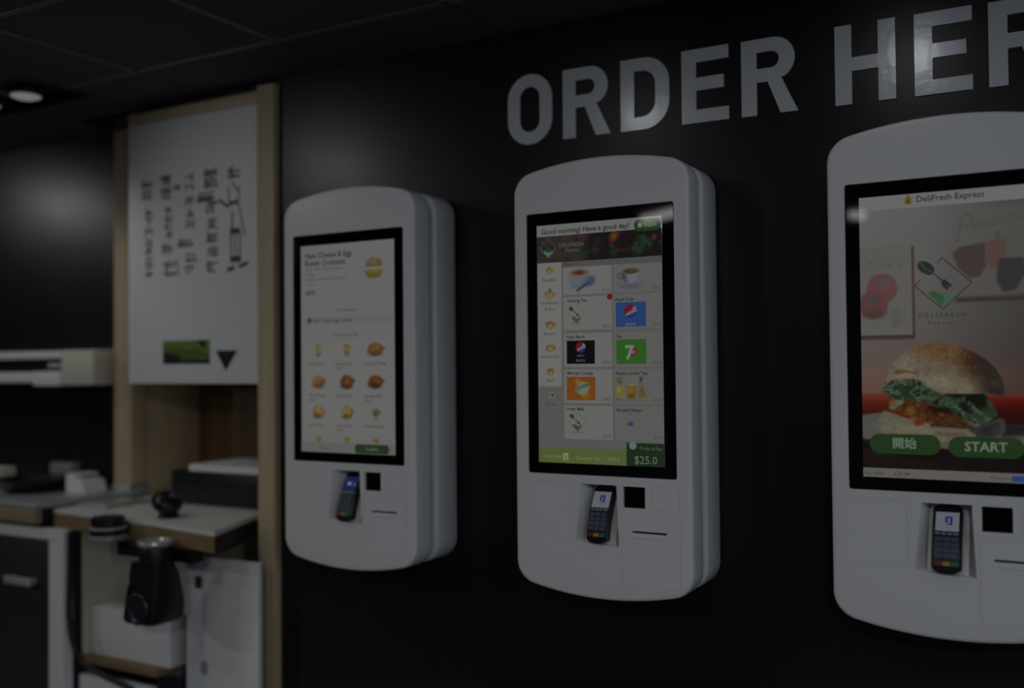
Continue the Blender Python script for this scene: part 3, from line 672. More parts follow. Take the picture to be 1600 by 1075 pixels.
def cup_photo(d, cx, cz, tea, kind, lx, rx):
    bg = '616161' if cx < 0 else '575755'  # right-hand card tone carries the screen's painted falloff
    c = Canvas(cx-.042, cx+.044, cz-.030, cz+.031, .0011, bg)
    if kind:     # tea cup with blue saucer
        c.ell(cx+.010, cz-.006, .030, .014, '4a5062', .006, .9, 12); c.ell(cx+.030, cz-.004, .014, .011, '363c52', .007, .8, 35); c.ell(cx-.022, cz-.012, .014, .012, '5a5f60', .006, .9)
        body = [(cx-.030, cz+.018), (cx-.028, cz-.004), (cx-.018, cz-.020), (cx+.006, cz-.022), (cx+.020, cz-.010), (cx+.026, cz+.017)]
        a = c.poly(body, '555a60', .004); c.mix(a*np.clip((c.X-cx)/.03, 0, 1)*.6, c.c('3c4252')); c.mix(a*np.clip((cz-.005-c.Z)/.02, 0, 1)*.5, c.c('40464e'))
        c.seg((cx-.006, cz-.026), (cx+.022, cz-.008), .0055, '222a38', .004, .9)
        c.ell(cx-.002, cz+.018, .031, .0105, '5e5a44', .003); c.ell(cx-.002, cz+.0185, .027, .0075, '5f5c55', .003); c.ell(cx-.001, cz+.0185, .018, .0055, tea, .006)
    else:
        c.ell(cx, cz-.012, .036, .015, '4c4d50', .003); c.ell(cx, cz-.010, .031, .011, '5b5c5e', .006); c.ell(cx, cz-.014, .020, .009, '45464a', .010, .8)
        a = c.poly([(cx-.022, cz+.016), (cx-.020, cz-.002), (cx-.010, cz-.013), (cx+.010, cz-.013), (cx+.020, cz-.002), (cx+.023, cz+.016)], '5c6068', .003); c.mix(a*np.clip((cx-.004-c.X)/.014, 0, 1)*.85, c.c('2e2c2b'))
        c.ell(cx-.027, cz+.006, .008, .008, '3e3e40', .004, .9); c.ell(cx-.027, cz+.006, .004, .004, '565655', .003)
        c.ell(cx+.001, cz+.017, .023, .0085, '58564e', .003); c.ell(cx+.001, cz+.017, .019, .0062, tea, .004); c.ell(cx+.004, cz+.018, .008, .003, '44403c', .004, .8)
    c.put(d, 'drink_picture', 2)
def peach_photo(d):
    c = Canvas(.0465, .125, -.143, -.084, .0011, '5a5853')
    c.ell(.055, -.094, .007, .010, '3d4a2c', .006, .8, 20, .002, 1); c.ell(.062, -.086, .009, .003, '43502f', .004, .7); c.ell(.056, -.122, .010, .016, '6a6022', .006, .95, 10, .002, 2); c.ell(.052, -.116, .005, .006, '76703c', .005, .8)
    c.poly([(.073, -.103), (.099, -.103), (.096, -.136), (.076, -.136)], '5f4618', .003); c.ell(.086, -.104, .013, .003, '6a6240', .002); c.ell(.084, -.118, .008, .010, '75581c', .008, .8); c.ell(.086, -.130, .009, .006, '54380f', .007, .8)
    c.poly([(.104, -.136), (.103, -.112), (.107, -.098), (.108, -.085), (.114, -.085), (.115, -.098), (.119, -.112), (.117, -.136)], '505040', .003); c.ell(.111, -.090, .0045, .006, '2b3446', .004, .9); c.ell(.110, -.108, .005, .006, '5f5a28', .005, .8); c.ell(.113, -.122, .005, .012, '3c4438', .005, .6)
    c.ell(.119, -.126, .007, .010, '5c4c1a', .006, .9, 0, .002, 4); c.ell(.118, -.138, .006, .004, '6a6228', .004, .9); c.ell(.050, -.140, .006, .003, '2c3440', .004, .7); c.seg((.05, -.141), (.12, -.141), .004, '4e4c40', .004, .6)
    c.put(d, 'drink_picture', 2)
def mirinda_photo(d):
    c = Canvas(-.0875, -.009, -.142, -.084, .0011, '6a360d'); c.ell(-.048, -.113, .05, .035, '70400f', .04, .6)
    c.ell(-.058, -.095, .007, .006, '76601e', .005, .8); c.ell(-.036, -.132, .011, .008, '6e5418', .006, .8)
    c.poly([(-.064, -.120), (-.058, -.101), (-.045, -.095), (-.028, -.098), (-.024, -.110), (-.030, -.124), (-.042, -.131), (-.056, -.127)], '6c6247', .004, 1, .002); c.poly([(-.056, -.116), (-.052, -.104), (-.040, -.100), (-.031, -.108), (-.036, -.122), (-.046, -.126)], '66685f', .005)
    c.poly([(-.062, -.121), (-.026, -.106), (-.027, -.098), (-.060, -.110)], '2e5340', .003, .95)
    c.put(d, 'drink_picture', 2)
def food_photo(d, x, z, rx, rz, col, kd, seed, bg='636362'):
    c = Canvas(x-.034, x+.034, z-.026, z+.022, .0014, bg); q = c.c(col)
    if kd == 2:   # salad cup
        c.poly([(x-.010, z-.004), (x+.010, z-.004), (x+.006, z-.022), (x-.006, z-.022)], '56574a', .004, .8); a = c.ell(x, z+.002, rx, rz, col, .006, 1, 0, .004, seed); c.grain(a, .006, .5, seed); c.ell(x+.003, z+.004, .005, .004, '555c3a', .004, .7)
    elif kd == 1: # fries or hash in a red pack
        a = c.ell(x, z+.001, rx, rz, '61552f', .006, 1, 0, .004, seed); c.grain(a, .005, .3, seed); c.poly([(x-.008, z-.018), (x+.008, z-.018), (x+.009, z-.006), (x-.009, z-.006)], '5c4040', .004, .85)
    else:
        c.poly([(x+rx*.5, z-rz*.5), (x+rx*1.25, z+rz*.15), (x+rx*.4, z+rz*.6)], tuple(q*.75), .006, .9); a = c.ell(x-.001, z, rx, rz, col, .006, 1, 0, .004, seed)
        c.ell(x, z+rz*.25, rx*.7, rz*.5, tuple(np.minimum(q*1.18+6, 255)), .008, .8); c.ell(x-rx*.1, z-rz*.65, rx*.8, rz*.35, tuple(q*.72), .007, .7); c.grain(a, .008, .28, seed)
    c.put(d, 'choice_picture', 2)
def burger_photo(d):
    c = Canvas(.062, .136, .192, .259, .0012, '616161')
    c.ell(.098, .206, .028, .013, '57461e', .004); c.ell(.097, .213, .031, .008, '5a4720', .004, .9); c.ell(.105, .211, .022, .003, '6a5c1c', .003, .8); c.poly(rect(.069, .128, .217, .225), '625f55', .005); c.ell(.098, .222, .027, .004, '66645c', .004)
    a = c.poly([(.069, .226), (.071, .238), (.082, .248), (.098, .252), (.114, .248), (.126, .239), (.128, .226)], '54432a', .003); c.ell(.098, .240, .018, .008, '63523c', .008, .9); c.grain(a, .01, .15, 4)
    c.put(d, 'burger_picture', 2)

# ---- screen of the left kiosk: item page with add-on choices
def blob(cx, cz, rx, rz, seed, n=14):
    rd = random.Random(seed); return [(cx+rx*(1+rd.uniform(-.18, .15))*math.cos(2*math.pi*i/n), cz+rz*(1+rd.uniform(-.18, .15))*math.sin(2*math.pi*i/n)) for i in range(n)]
def fill_left(d):
    d.data.materials.append(glow('616161'))
    T = []
    txt(d, 'title_text', [('Ham Cheese & Egg', -.151, .262, .022, 'LEFT', .014), ('Butter Croissant', -.151, .240, .022, 'LEFT', .014), ('$28.0', -.149, .157, .016, 'LEFT', .02)], '1c1c1c')
    txt(d, 'small_text', [('Lettuce, Ham, Cheddar Cheese', -.151, .226, .0105, 'LEFT', 0), ('and Egg,', -.151, .211, .0105, 'LEFT', 0), ('Served with a choice of drink, salad', -.151, .197, .0105, 'LEFT', 0), ('or soup', -.151, .183, .0105, 'LEFT', 0),
                          ('Items selected', 0, .104, .012, 'CENTER', .005), ('Ham Cheese Egg Combo', -.120, .075, .0135, 'LEFT', .01), ('Choose your Side', 0, .034, .012, 'CENTER', .005)], '2c2c2c')
    for q in (rect(-.15, -.045, .1085, .1092), rect(.045, .15, .1085, .1092), rect(-.15, -.06, .0375, .0382), rect(.06, .15, .0375, .0382)): pic(d, 'divider_line', [(q, '4a4a49')])
    pic(d, 'selected_bar', [(rrect(-.152, .155, .070, .091, .004), '5d5d5c'), (ell(-.136, .081, .0085), '26402a')])
    burger_photo(d)
    xs3 = (-.102, .0, .102)
    icons = [[('5f5026', .012, .015, 1), ('5f5026', .014, .015, 1), ('52361a', .027, .018, 0)], [('5a4122', .024, .017, 0), ('4a2b16', .024, .019, 0), ('46280f', .025, .018, 0)], [('5f4c26', .020, .018, 0), ('5f4c22', .020, .018, 0), ('33401f', .014, .010, 2)]]
    for r, zc in enumerate((-.006, -.097, -.184)):
        for c in range(3):
            col, rx, rz, kd = icons[r][c]; x = xs3[c]+(.002 if c else -.001)
            pic(d, 'choice_card', [(rrect(x-.049, x+.049, zc-.060, zc+.024, .003), '636362')], 1)
            food_photo(d, x, zc, rx, rz, col, kd, r*3+c)
    names = [['Hash Brown', 'Potato Fries', 'Chicken Wings'], ['Onion Rings', 'Curly Fries', 'Sausage Roll'], ['Corn Cup', 'Corn Soup', 'Garden Salad']]
    it = []; red = []
    for r, z in enumerate((-.049, -.140, -.225)):
        for c in range(3):
            it.append((names[r][c], xs3[c]-.038, z, .0125, 'LEFT', .004))
            if (r, c) in ((0, 1), (1, 0), (1, 2), (2, 1)): red.append(('+$5.0', xs3[c]-.038, z-.0125, .0115, 'LEFT', .006))
    txt(d, 'choice_text', it, '32302c'); txt(d, 'price_text', red, '58241f')
    pic(d, 'choice_picture', [(blob(x, -.261, .011, .008, 50+i), '5d5226') for i, x in enumerate(xs3)], 2)
    pic(d, 'bottom_bar', [(rect(-.168, .168, -.299, -.270), '5b5a58')], 3)
    pic(d, 'confirm_button', [(rrect(.028, .148, -.2975, -.272, .010), '1f321c')], 4)
    txt(d, 'button_text', [('Confirm', .088, -.289, .013, 'CENTER', .005)], '5a6a56'); txt(d, 'small_text', [('Cancel', -.084, -.290, .013, 'CENTER', 0)], '36352f')

# ---- screen of the middle kiosk: drinks menu
def sprig(cx, cz, k):      # diamond with leaf and fork: the shop's emblem
    g, l = '3c4a3a', '4e4e4c'
    t = max(.0016*k, .0012)
    a, b, c, e = (cx-.054*k, cz), (cx, cz+.054*k), (cx+.054*k, cz), (cx, cz-.036*k)
    return [(line((cx-.012*k, cz+.044*k), b, t), l), (line(b, c, t), l), (line(c, (cx, cz-.054*k), t), l), (line((cx, cz-.054*k), a, t), l), (line(a, (cx-.046*k, cz+.010*k), t), l),
            ([(cx-.033*k, cz-.018*k), (cx-.018*k, cz-.010*k), (cx+.004*k, cz-.024*k), (cx+.026*k, cz-.012*k), (cx+.022*k, cz-.030*k), (cx, cz-.052*k)], '33482f'),
            (ell(cx-.034*k, cz+.032*k, .016*k, .012*k, 14, 0, 360, -35), '27332b'), (line((cx-.024*k, cz+.022*k), (cx+.002*k, cz), t*1.6), '2c302e'),
            ([(cx, cz+.004*k), (cx+.008*k, cz+.005*k), (cx+.018*k, cz-.008*k), (cx+.008*k, cz-.014*k), (cx-.003*k, cz-.006*k)], '2c302e')]
def fill_mid(d):
    d.data.materials.append(glow('52514f'))
    pic(d, 'header_bar', [([(-.168, .299), (-.168, .269), (.168, .263), (.168, .299)], '636362')], 1)
    txt(d, 'greeting_text', [('Good morning! Have a good day!', -.155, .276, .0178, 'LEFT', .02)], '1e2024')
    pic(d, 'language_button', [(rrect(.098, .166, .2655, .2945, .0135), '1c3519'), (ell(.113, .280, .0058), '5c6a5a')], 3)
    txt(d, 'button_text', [('English', .124, .2755, .0118, 'LEFT', .004)], '5c6a58')
    banner_photo(d)
    pic(d, 'shop_emblem', sprig(-.136, .241, .42)+[([(-.152, .233), (-.136, .217), (-.118, .232), (-.136, .228)], '4c6152')], 3)
    txt(d, 'banner_text', [('DELIFRESH', -.070, .2405, .0145, 'CENTER', .004), ('Express', -.068, .2285, .0125, 'CENTER', 0)], '52504c')
    pic(d, 'side_bar', [([(-.167, .207), (-.167, -.108), (-.102, -.108), (-.099, .205)], '666662')], 1)
    fd = [(.184, '63502a', 1), (.123, '5f5136', 2), (.047, '5c4a26', 3), (-.011, '5c4c2c', 3), (-.072, '5a4634', 1)]
    for z, c, k in fd:
        rx, rz = {1: (.010, .010), 2: (.015, .011), 3: (.015, .0095)}[k]
        s = [(blob(-.132, z, rx, rz, int(z*1000)+400), c), (blob(-.132, z-.003, rx*.55, rz*.5, int(z*1000)+420), '6a6042')]
        if k == 2: s.append((ell(-.132, z+.012, .003, .004), '2d3442'))
        pic(d, 'menu_icon', s, 2)
    pic(d, 'menu_icon', [(ell(-.130, -.131, .008), '5e5e5c'), (ell(-.128, -.130, .0035), '2a2c2e')], 2)
    txt(d, 'menu_text', [('Breakfast', -.132, .157, .0108, 'CENTER', .004), ('Sandwiches', -.132, .0985, .0108, 'CENTER', .004), ('& Rice', -.132, .083, .0108, 'CENTER', .004), ('Burgers', -.133, .0215, .0108, 'CENTER', .004),
                         ('Snack & Sides', -.133, -.0365, .0098, 'CENTER', .004), ('Salad', -.133, -.0965, .0108, 'CENTER', .004), ('Drinks', -.132, -.157, .0108, 'CENTER', .003)], '30302e')
    pic(d, 'section_bar', [([(-.098, .204), (-.098, .191), (.168, .188), (.168, .2025)], '474745'), (rect(-.096, -.094, .192, .202), '26382a')], 1)
    txt(d, 'menu_text', [('Drinks', -.091, .193, .0105, 'LEFT', .003)], '2c2e2c')
    rows = [(.1885, .1205), (.1145, .0325), (.024, -.060), (-.066, -.1495), (-.1555, -.2385)]
    for (t, b) in rows:
        for (x0, x1, c) in ((-.0945, .0365, '61615f'), (.0425, .167, '575755')):  # right column dimmer: viewing-angle falloff of the screen put into the colour
            pic(d, 'menu_card', [(rrect(x0, x1, b, t, .002), c)], 1)
    cup_photo(d, -.049, .156, '46201a', True, 0, 0); cup_photo(d, .087, .154, '3c2a1c', False, 0, 0)
    pic(d, 'drink_picture', sprig(-.058, .071, .44), 2); pic(d, 'drink_picture', sprig(-.059, -.196, .44), 2)
    txt(d, 'small_text', [('DELIFRESH', -.058, .0445, .0062, 'CENTER', 0), ('DELIFRESH', -.059, -.2235, .0062, 'CENTER', 0)], '3c403e')
    pic(d, 'red_badge', [(ell(.032, .111, .0075), '561a1a')], 3)
    def globe(x, z, r, blue): return [(ell(x, z, r), '66666a'), (ell(x, z, r, r, 14, 25, 215), '5c1220'), ([(x-r*math.cos(math.radians(35)), z-r*.57), (x-r*.3, z-r*.05), (x+r*.35, z+r*.25), (x+r*.9, z+r*.42), (x+r*.62, z+r*.78), (x+r*.1, z+r*.1), (x-r*.5, z-r*.35)], '68686c'), (ell(x, z, r, r, 14, 225, 360), blue)]
    pic(d, 'drink_picture', [(rect(.0475, .126, .0365, .096), '233a66')]+globe(.086, .074, .0165, '1c2d56'), 2)
    txt(d, 'picture_text', [('pepsi', .086, .0395, .0125, 'CENTER', .004)], '56617a')
    pic(d, 'drink_picture', [(rect(-.0865, -.0095, -.052, .006), '0a0a0c')]+globe(-.048, -.011, .0135, '1a2a58'), 2)
    txt(d, 'picture_text', [('pepsi', -.048, -.0335, .0088, 'CENTER', .004), ('BLACK', -.048, -.0465, .0085, 'CENTER', .004)], '54545a')
    pic(d, 'drink_picture', [(rect(.0475, .1255, -.0535, .006), '28531f'), (ell(.092, -.024, .0115), '5c2030')], 2)
    txt(d, 'picture_text', [('7', .071, -.041, .046, 'LEFT', .03)], '6c7068'); txt(d, 'picture_text', [('up', .092, -.0275, .013, 'CENTER', .02)], '6a6468', 6)
    mirinda_photo(d)
    txt(d, 'picture_text', [('mirinda', -.042, -.1155, .0095, 'CENTER', .01)], '5c6a58')
    peach_photo(d)
    pic(d, 'drink_picture', [([(.0765, -.230), (.089, -.230), (.0895, -.19), (.0845, -.181), (.0845, -.1755), (.081, -.1755), (.081, -.181), (.076, -.19)], '54565c'), (rect(.0765, .0895, -.203, -.193), '36384e'), (rect(.0805, .085, -.1775, -.1735), '3a4058')], 2)
    txt(d, 'drink_text', [('Oolong Tea', -.084, .1015, .0112, 'LEFT', .02), ('Pepsi Cola', .047, .1000, .0112, 'LEFT', .02), ('Pepsi Black', -.087, .0115, .0112, 'LEFT', .02), ('7up', .047, .0105, .0112, 'LEFT', .02),
                          ('Mirinda Orange', -.086, -.0785, .0112, 'LEFT', .02), ('Peach Lemon Tea', .047, -.0795, .0112, 'LEFT', .02), ('Fresh Milk', -.087, -.1675, .0112, 'LEFT', .02), ('Bottled Water', .047, -.1685, .0112, 'LEFT', .02)], '202222')
    txt(d, 'price_text', [('$26.0', .034, .1255, .0098, 'RIGHT', .003), ('$28.0', .164, .1245, .0098, 'RIGHT', .003)]+[('$%d.0' % v, x, z, .0098, 'RIGHT', .003) for v, x, z in
        ((20, .034, .0365), (18, .166, .0365), (18, .033, -.0525), (18, .166, -.0535), (18, .033, -.1425), (22, .166, -.1425), (20, .032, -.2325), (16, .166, -.2325))], '34403a')
    pic(d, 'footer_bar', [(rect(-.168, .0715, -.299, -.2615), '4a562f')], 1)
    pic(d, 'order_button', [(rect(.0715, .168, -.299, -.2435), '192816'), (ell(.088, -.250, .0095), '5a6466')], 2)
    txt(d, 'footer_text', [('Take Away', -.156, -.2865, .012, 'LEFT', .002), ('Selected: Qty 1   $ 25.0', -.063, -.2885, .012, 'LEFT', .002), ('|', .030, -.2885, .012, 'LEFT', 0)], '66744c')
    pic(d, 'footer_icon', [(rect(-.099, -.085, -.292, -.274), '727c5e'), (rect(-.095, -.089, -.284, -.280), '4f5f2e'), (rect(-.093, -.087, -.290, -.287), '4f5f2e')], 3)
    txt(d, 'order_text', [('Order & Pay', .134, -.2595, .0112, 'CENTER', .003)], '4c5a46'); txt(d, 'order_text', [('$25.0', .121, -.2925, .0265, 'CENTER', 0)], '5a6056')

# ---- screen of the right kiosk: welcome page with a burger
def fill_right(d):
    d.data.materials.append(glow('121010'))
    welcome_photo(d)
    pic(d, 'header_bar', [(rect(-.168, .168, .270, .299), '656563')], 1)
    pic(d, 'shop_icon', [([(-.075, .277), (-.062, .277), (-.062, .289), (-.066, .294), (-.071, .294), (-.075, .289)], '5c4c1c'), (rect(-.072, -.066, .281, .286), '3a3014'), (rect(-.070, -.067, .294, .297), '3c3620')], 2)
    txt(d, 'header_text', [('DeliFresh Express', -.053, .2805, .0178, 'LEFT', .014)], '232321')
    # emblem
    t = .0022; a = '2b2a29'
    pic(d, 'shop_emblem', [([(-.034, .089), (-.022, .0925), (-.010, .088), (-.002, .080), (-.004, .066), (-.005, .057)], '2f4a30'), ([(-.002, .080), (.010, .088), (.026, .0905), (.012, .072), (-.005, .056)], '3d5640'),
        (line((-.015, .150), (-.005, .161), t), a), (line((-.005, .161), (.051, .107), t), a), (line((.051, .107), (-.005, .054), t), a), (line((-.005, .054), (-.058, .104), t), a), (line((-.058, .104), (-.048, .117), t), a),
        (ell(-.036, .141, .019, .012, 18, 0, 360, -38), '1f2b24'), (line((-.052, .153), (-.022, .130), .0014), '3c463f'), (line((-.044, .155), (-.036, .128), .001), '3c463f'), (line((-.022, .130), (-.002, .110), .0026), '252625'),
        ([(-.006, .113), (.000, .116), (.014, .102), (.003, .093), (-.007, .104)], '252529'), (line((.003, .103), (.009, .097), .001), '4a4a48')], 4)
    txt(d, 'emblem_text', [('D E L I F R E S H', -.006, .0375, .0132, 'CENTER', .008), ('E x p r e s s', -.006, .0225, .0115, 'CENTER', .004)], '2a2e36')
    pic(d, 'start_button', [(rrect(-.154, -.014, -.2485, -.2065, .0205), '1d3118')], 4); pic(d, 'start_button', [(rrect(.001, .141, -.2505, -.2085, .0205), '1d3118')], 4)
    txt(d, 'button_text', [('\u958b\u59cb', -.0845, -.2345, .0245, 'CENTER', .02), ('START', .071, -.2375, .0270, 'CENTER', .022)], '5c6658', 6)
    pic(d, 'status_strip', [(rect(-.168, .168, -.299, -.2795), '575652')], 4)
    txt(d, 'status_text', [('No. 00001', -.165, -.2935, .0095, 'LEFT', .003), ('4:28 PM', -.107, -.2935, .0095, 'LEFT', .003), ('Powered by', .077, -.2935, .0095, 'LEFT', .003)], '33322f', 6)
    pic(d, 'status_logo', [(rrect(.117, .155, -.2965, -.2845, .002), '223a74')], 5)

kiosk(-.7839, 'white wall kiosk farthest left, its screen listing add-on choices', 'blue', fill_left)
kiosk(0, 'white wall kiosk in the middle under the word ORDER, showing a drinks menu', 'white', fill_mid)
kiosk(.7871, 'white wall kiosk at the right under HERE, its screen showing a burger', 'white', fill_right)

# ------------------------------------------------------------------ serving counter on the left
M_EDGE = wood('counter_edge_wood', (.24, .15, .075), (.33, .23, .12), .5, (2, 40, 40))
M_TOP = mat('white_worktop', (.80, .80, .77), .35)
WB = -.615
wt = empty('worktop', (-1.75, .4, Z(WB)), 'off-white worktop with wooden front edge running into the niche', 'counter')
front = [(-2.165, .065), (-1.594, .015), (-1.262, -.042)]
bm = bmesh.new(); add_prism(bm, front+[(-1.395, .266), (-1.395, .735), (-2.15, .735), (-2.15, .39), (-2.165, .39)], Z(-.565), Z(-.55))
link('top_slab', tomesh('slab', bm), M_TOP, wt, (1.75, -.4, -Z(WB)))
bm = bmesh.new()
add_prism(bm, front+[(-1.276, -.010), (-1.594, .045), (-2.165, .095)], Z(WB), Z(-.5655)); link('edge_band', tomesh('edge', bm), M_EDGE, wt, (1.75, -.4, -Z(WB)))
bm = bmesh.new(); add_prism(bm, [(-1.262, -.0405), (-1.395, .266), (-1.42, .266), (-1.288, -.030)], Z(WB), Z(-.5655)); link('shaded_end_band', tomesh('end', bm), M_DKGREY, wt, (1.75, -.4, -Z(WB)))  # dark grey stands in for shade on the worktop's end face

sc_ = empty('steel_counter', (-2.9, .22, Z(-.60)), 'steel-topped counter with wooden front edge at the far left', 'counter')
o = (2.9, -.22, -Z(-.60))
box('steel_top', -3.7, -2.172, -.002, .448, Z(-.545), Z(-.53), M_STEEL, sc_, .002, o)
box('front_edge', -3.7, -2.180, 0, .03, Z(-.598), Z(-.5455), wood('counter_edge_light', (.34, .26, .15), (.42, .33, .20), .5, (2, 40, 40)), sc_, .002, o)
box('core', -3.7, -2.20, .031, .448, Z(-.60), Z(-.5455), M_DKGREY, sc_, 0, o)
o_ = box('steel_ledge', -2.263, -2.166, .392, .486, Z(-.549), Z(-.501), M_STEEL); tag(o_, 'small steel ledge under the left wooden post', 'ledge')
tag(box('steel_tray', -2.14, -1.98, .14, .34, Z(-.549), Z(-.537), M_STEEL, bev=.004), 'flat steel tray on the left end of the white worktop', 'tray')

# left cabinet with white frame and dark door
cb = empty('counter_cabinet', (-2.6, .24, 0), 'white-framed cabinet with a dark door under the steel counter', 'cabinet')
o = (2.6, -.24, 0)
bm = bmesh.new()
add_box(bm, -3.7, -2.065, .03, .07, Z(-.655), Z(-.617), .003); add_box(bm, -2.145, -2.065, .03, .07, .10, Z(-.6555), .003); add_box(bm, -3.7, -3.62, .03, .07, .10, Z(-.6555), .003)
add_box(bm, -3.7, -2.065, .03, .07, .06, .0995, .003)
link('door_frame', tomesh('frame', bm), M_PANEL, cb, o)
box('carcass', -3.7, -2.075, .071, .445, 0, Z(-.617), M_DKGREY, cb, 0, o)
dr = box('door', -3.615, -2.150, .045, .068, .105, Z(-.660), M_DOOR, cb, .002, o)
bm = bmesh.new(); add_box(bm, -2.375, -2.222, .010, .022, Z(-.825), Z(-.795), .004); add_box(bm, -2.36, -2.345, .022, .046, Z(-.82), Z(-.80)); add_box(bm, -2.25, -2.235, .022, .046, Z(-.82), Z(-.80))
link('handle', smooth(tomesh('handle', bm)), mat('pale_metal_handle', (.6, .6, .58), .4, .3), dr)

# niche below the worktop
bk = empty('under_counter_cabinet', (-1.75, .4, 0), 'open cream-lined cabinet with white door below the worktop', 'cabinet')
o = (1.75, -.4, 0)
box('back_board', -2.06, -1.70, .30, .32, Z(-1.06), Z(WB), M_CREAM, bk, 0, o)
box('side_board', -2.06, -2.045, .10, .299, Z(-1.06), Z(WB), M_CREAM, bk, 0, o)
box('divider', -1.699, -1.685, .24, .58, Z(-1.06), Z(WB), M_CREAM, bk, 0, o)
box('shelf', -2.06, -1.67, .09, .58, Z(-1.085), Z(-1.0605), M_EDGE, bk, .002, o)
box('drawer', -2.055, -1.70, .085, .12, Z(-1.40), Z(-1.125), M_PANEL, bk, .003, o)
box('plinth', -2.05, -1.35, .13, .58, 0, Z(-1.41), M_DKGREY, bk, 0, o)
dd = box('door', -1.482, -1.240, .12, .14, Z(-1.42), Z(-.672), M_PANEL, bk, .003, o)
box('door_post', -1.565, -1.487, .124, .146, Z(-1.42), Z(-.690), M_SHELL, bk, .003, o)
box('latch', -1.512, -1.488, .112, .1198, Z(-.775), Z(-.735), M_DKGREY, dd, .002)
box('latch', -1.484, -1.464, .110, .1198, Z(-1.05), Z(-1.01), mat('grey_latch', (.3, .31, .33), .4), dd, .002)

bm = bmesh.new()
add_box(bm, -2.035, -1.635, .12, .20, Z(-1.060), Z(-.888), .006)
tag(link('white_box', smooth(tomesh('white_box', bm)), M_PANEL), 'low white box standing on the wooden shelf under the worktop', 'box')
bm = bmesh.new(); add_tube(bm, spline([(-2.056, .052, Z(-.62)), (-2.054, .048, Z(-.80)), (-2.052, .045, Z(-.91)), (-2.036, .045, Z(-.995)), (-1.985, .045, Z(-1.065)), (-1.885, .050, Z(-1.095)), (-1.74, .055, Z(-1.125))]), .010)  # lower run follows the shelf edge's dark shadow line, built as tube
tag(link('cable_shadow_line', smooth(tomesh('cable', bm)), M_BLACK), 'thick black cable and shelf shadow line curving down beside the white box', 'cable')

# things hung on the worktop's front edge
cdsp = empty('cup_dispenser', (-1.742, -.042, Z(-.60)), 'banded silver and black cup dispenser clipped to the worktop edge', 'dispenser')
o = (1.742, .042, -Z(-.60))
for nm, z0, z1, r, mt in (('black_band', -.566, -.535, .052, M_BLACK), ('silver_band', -.576, -.5665, .060, M_STEEL), ('black_band', -.592, -.5765, .056, M_BLACK), ('silver_band', -.606, -.5925, .060, M_STEEL)):
    bm = bmesh.new(); add_lathe(bm, [(r-.004, Z(z0)), (r, Z(z0)+.002), (r, Z(z1)-.002), (r-.004, Z(z1))], -1.742, -.042, 28); link(nm, smooth(tomesh(nm, bm)), mt, cdsp, o)
bm = bmesh.new(); add_box(bm, -1.77, -1.715, .012, .020, Z(-.60), Z(-.56)); link('clip', tomesh('clip', bm), M_BLACK, cdsp, o)

hd = empty('hanging_dispenser', (-1.51, -.05, Z(-.85)), 'black dispenser with silver-rimmed mouth hanging from the worktop edge', 'dispenser')
o = (1.51, .05, -Z(-.85))
bm = bmesh.new(); add_box(bm, -1.715, -1.372, -.030, .020, Z(-.660), Z(-.6165), .003); link('mounting_bar', tomesh('bar', bm), M_BLACK, hd, o)
rx, ry = -1.478, -.078
bm = bmesh.new(); add_lathe(bm, [(.038, Z(-.600)), (.052, Z(-.602)), (.056, Z(-.594)), (.054, Z(-.586)), (.046, Z(-.585)), (.040, Z(-.592))], rx, ry, 28); link('silver_rim', smooth(tomesh('rim', bm)), mat('pale_rim', (.5, .5, .49), .3, .5), hd, o)
bm = bmesh.new(); add_lathe(bm, [(.030, Z(-.66)), (.046, Z(-.655)), (.050, Z(-.61)), (.046, Z(-.6015)), (.030, Z(-.603))], rx, ry, 28); link('neck', smooth(tomesh('neck', bm)), M_BLACK, hd, o)
bm = bmesh.new()
rings = []
for z, x0, x1, y0, y1 in ((-.655, -1.555, -1.440, -.115, -.031), (-.70, -1.565, -1.440, -.115, -.005), (-.79, -1.585, -1.445, -.115, .02), (-.832, -1.592, -1.452, -.115, .02), (-.845, -1.585, -1.46, -.11, .01)):
    rings.append([Vector((x, y, Z(z))) for x, y in ((x0+.012, y0), (x1-.012, y0), (x1, y0+.012), (x1, y1-.012), (x1-.012, y1), (x0+.012, y1), (x0, y1-.012), (x0, y0+.012))])
add_loft(bm, rings); bd = link('body', smooth(tomesh('body', bm), 50), M_BLACK, hd, o)
mx = Matrix.Translation((-1.512, -.117, Z(-.795))) @ Matrix.Rotation(math.radians(90), 4, 'X')
bm = bmesh.new(); add_lathe(bm, [(.030, -.002), (.046, -.002), (.050, .004), (.046, .008), (.034, .006), (.030, .002)], 0, 0, 28, mx); link('round_cover', smooth(tomesh('ring', bm)), mat('blue_black_plastic', (.02, .022, .03), .3), hd, o)
bm = bmesh.new(); add_box(bm, -1.560, -1.550, -.121, -.115, Z(-.725), Z(-.685), .002); link('highlight_strip', tomesh('ind', bm), M_STEEL, hd, o)  # pale strip added as the highlight on the black body

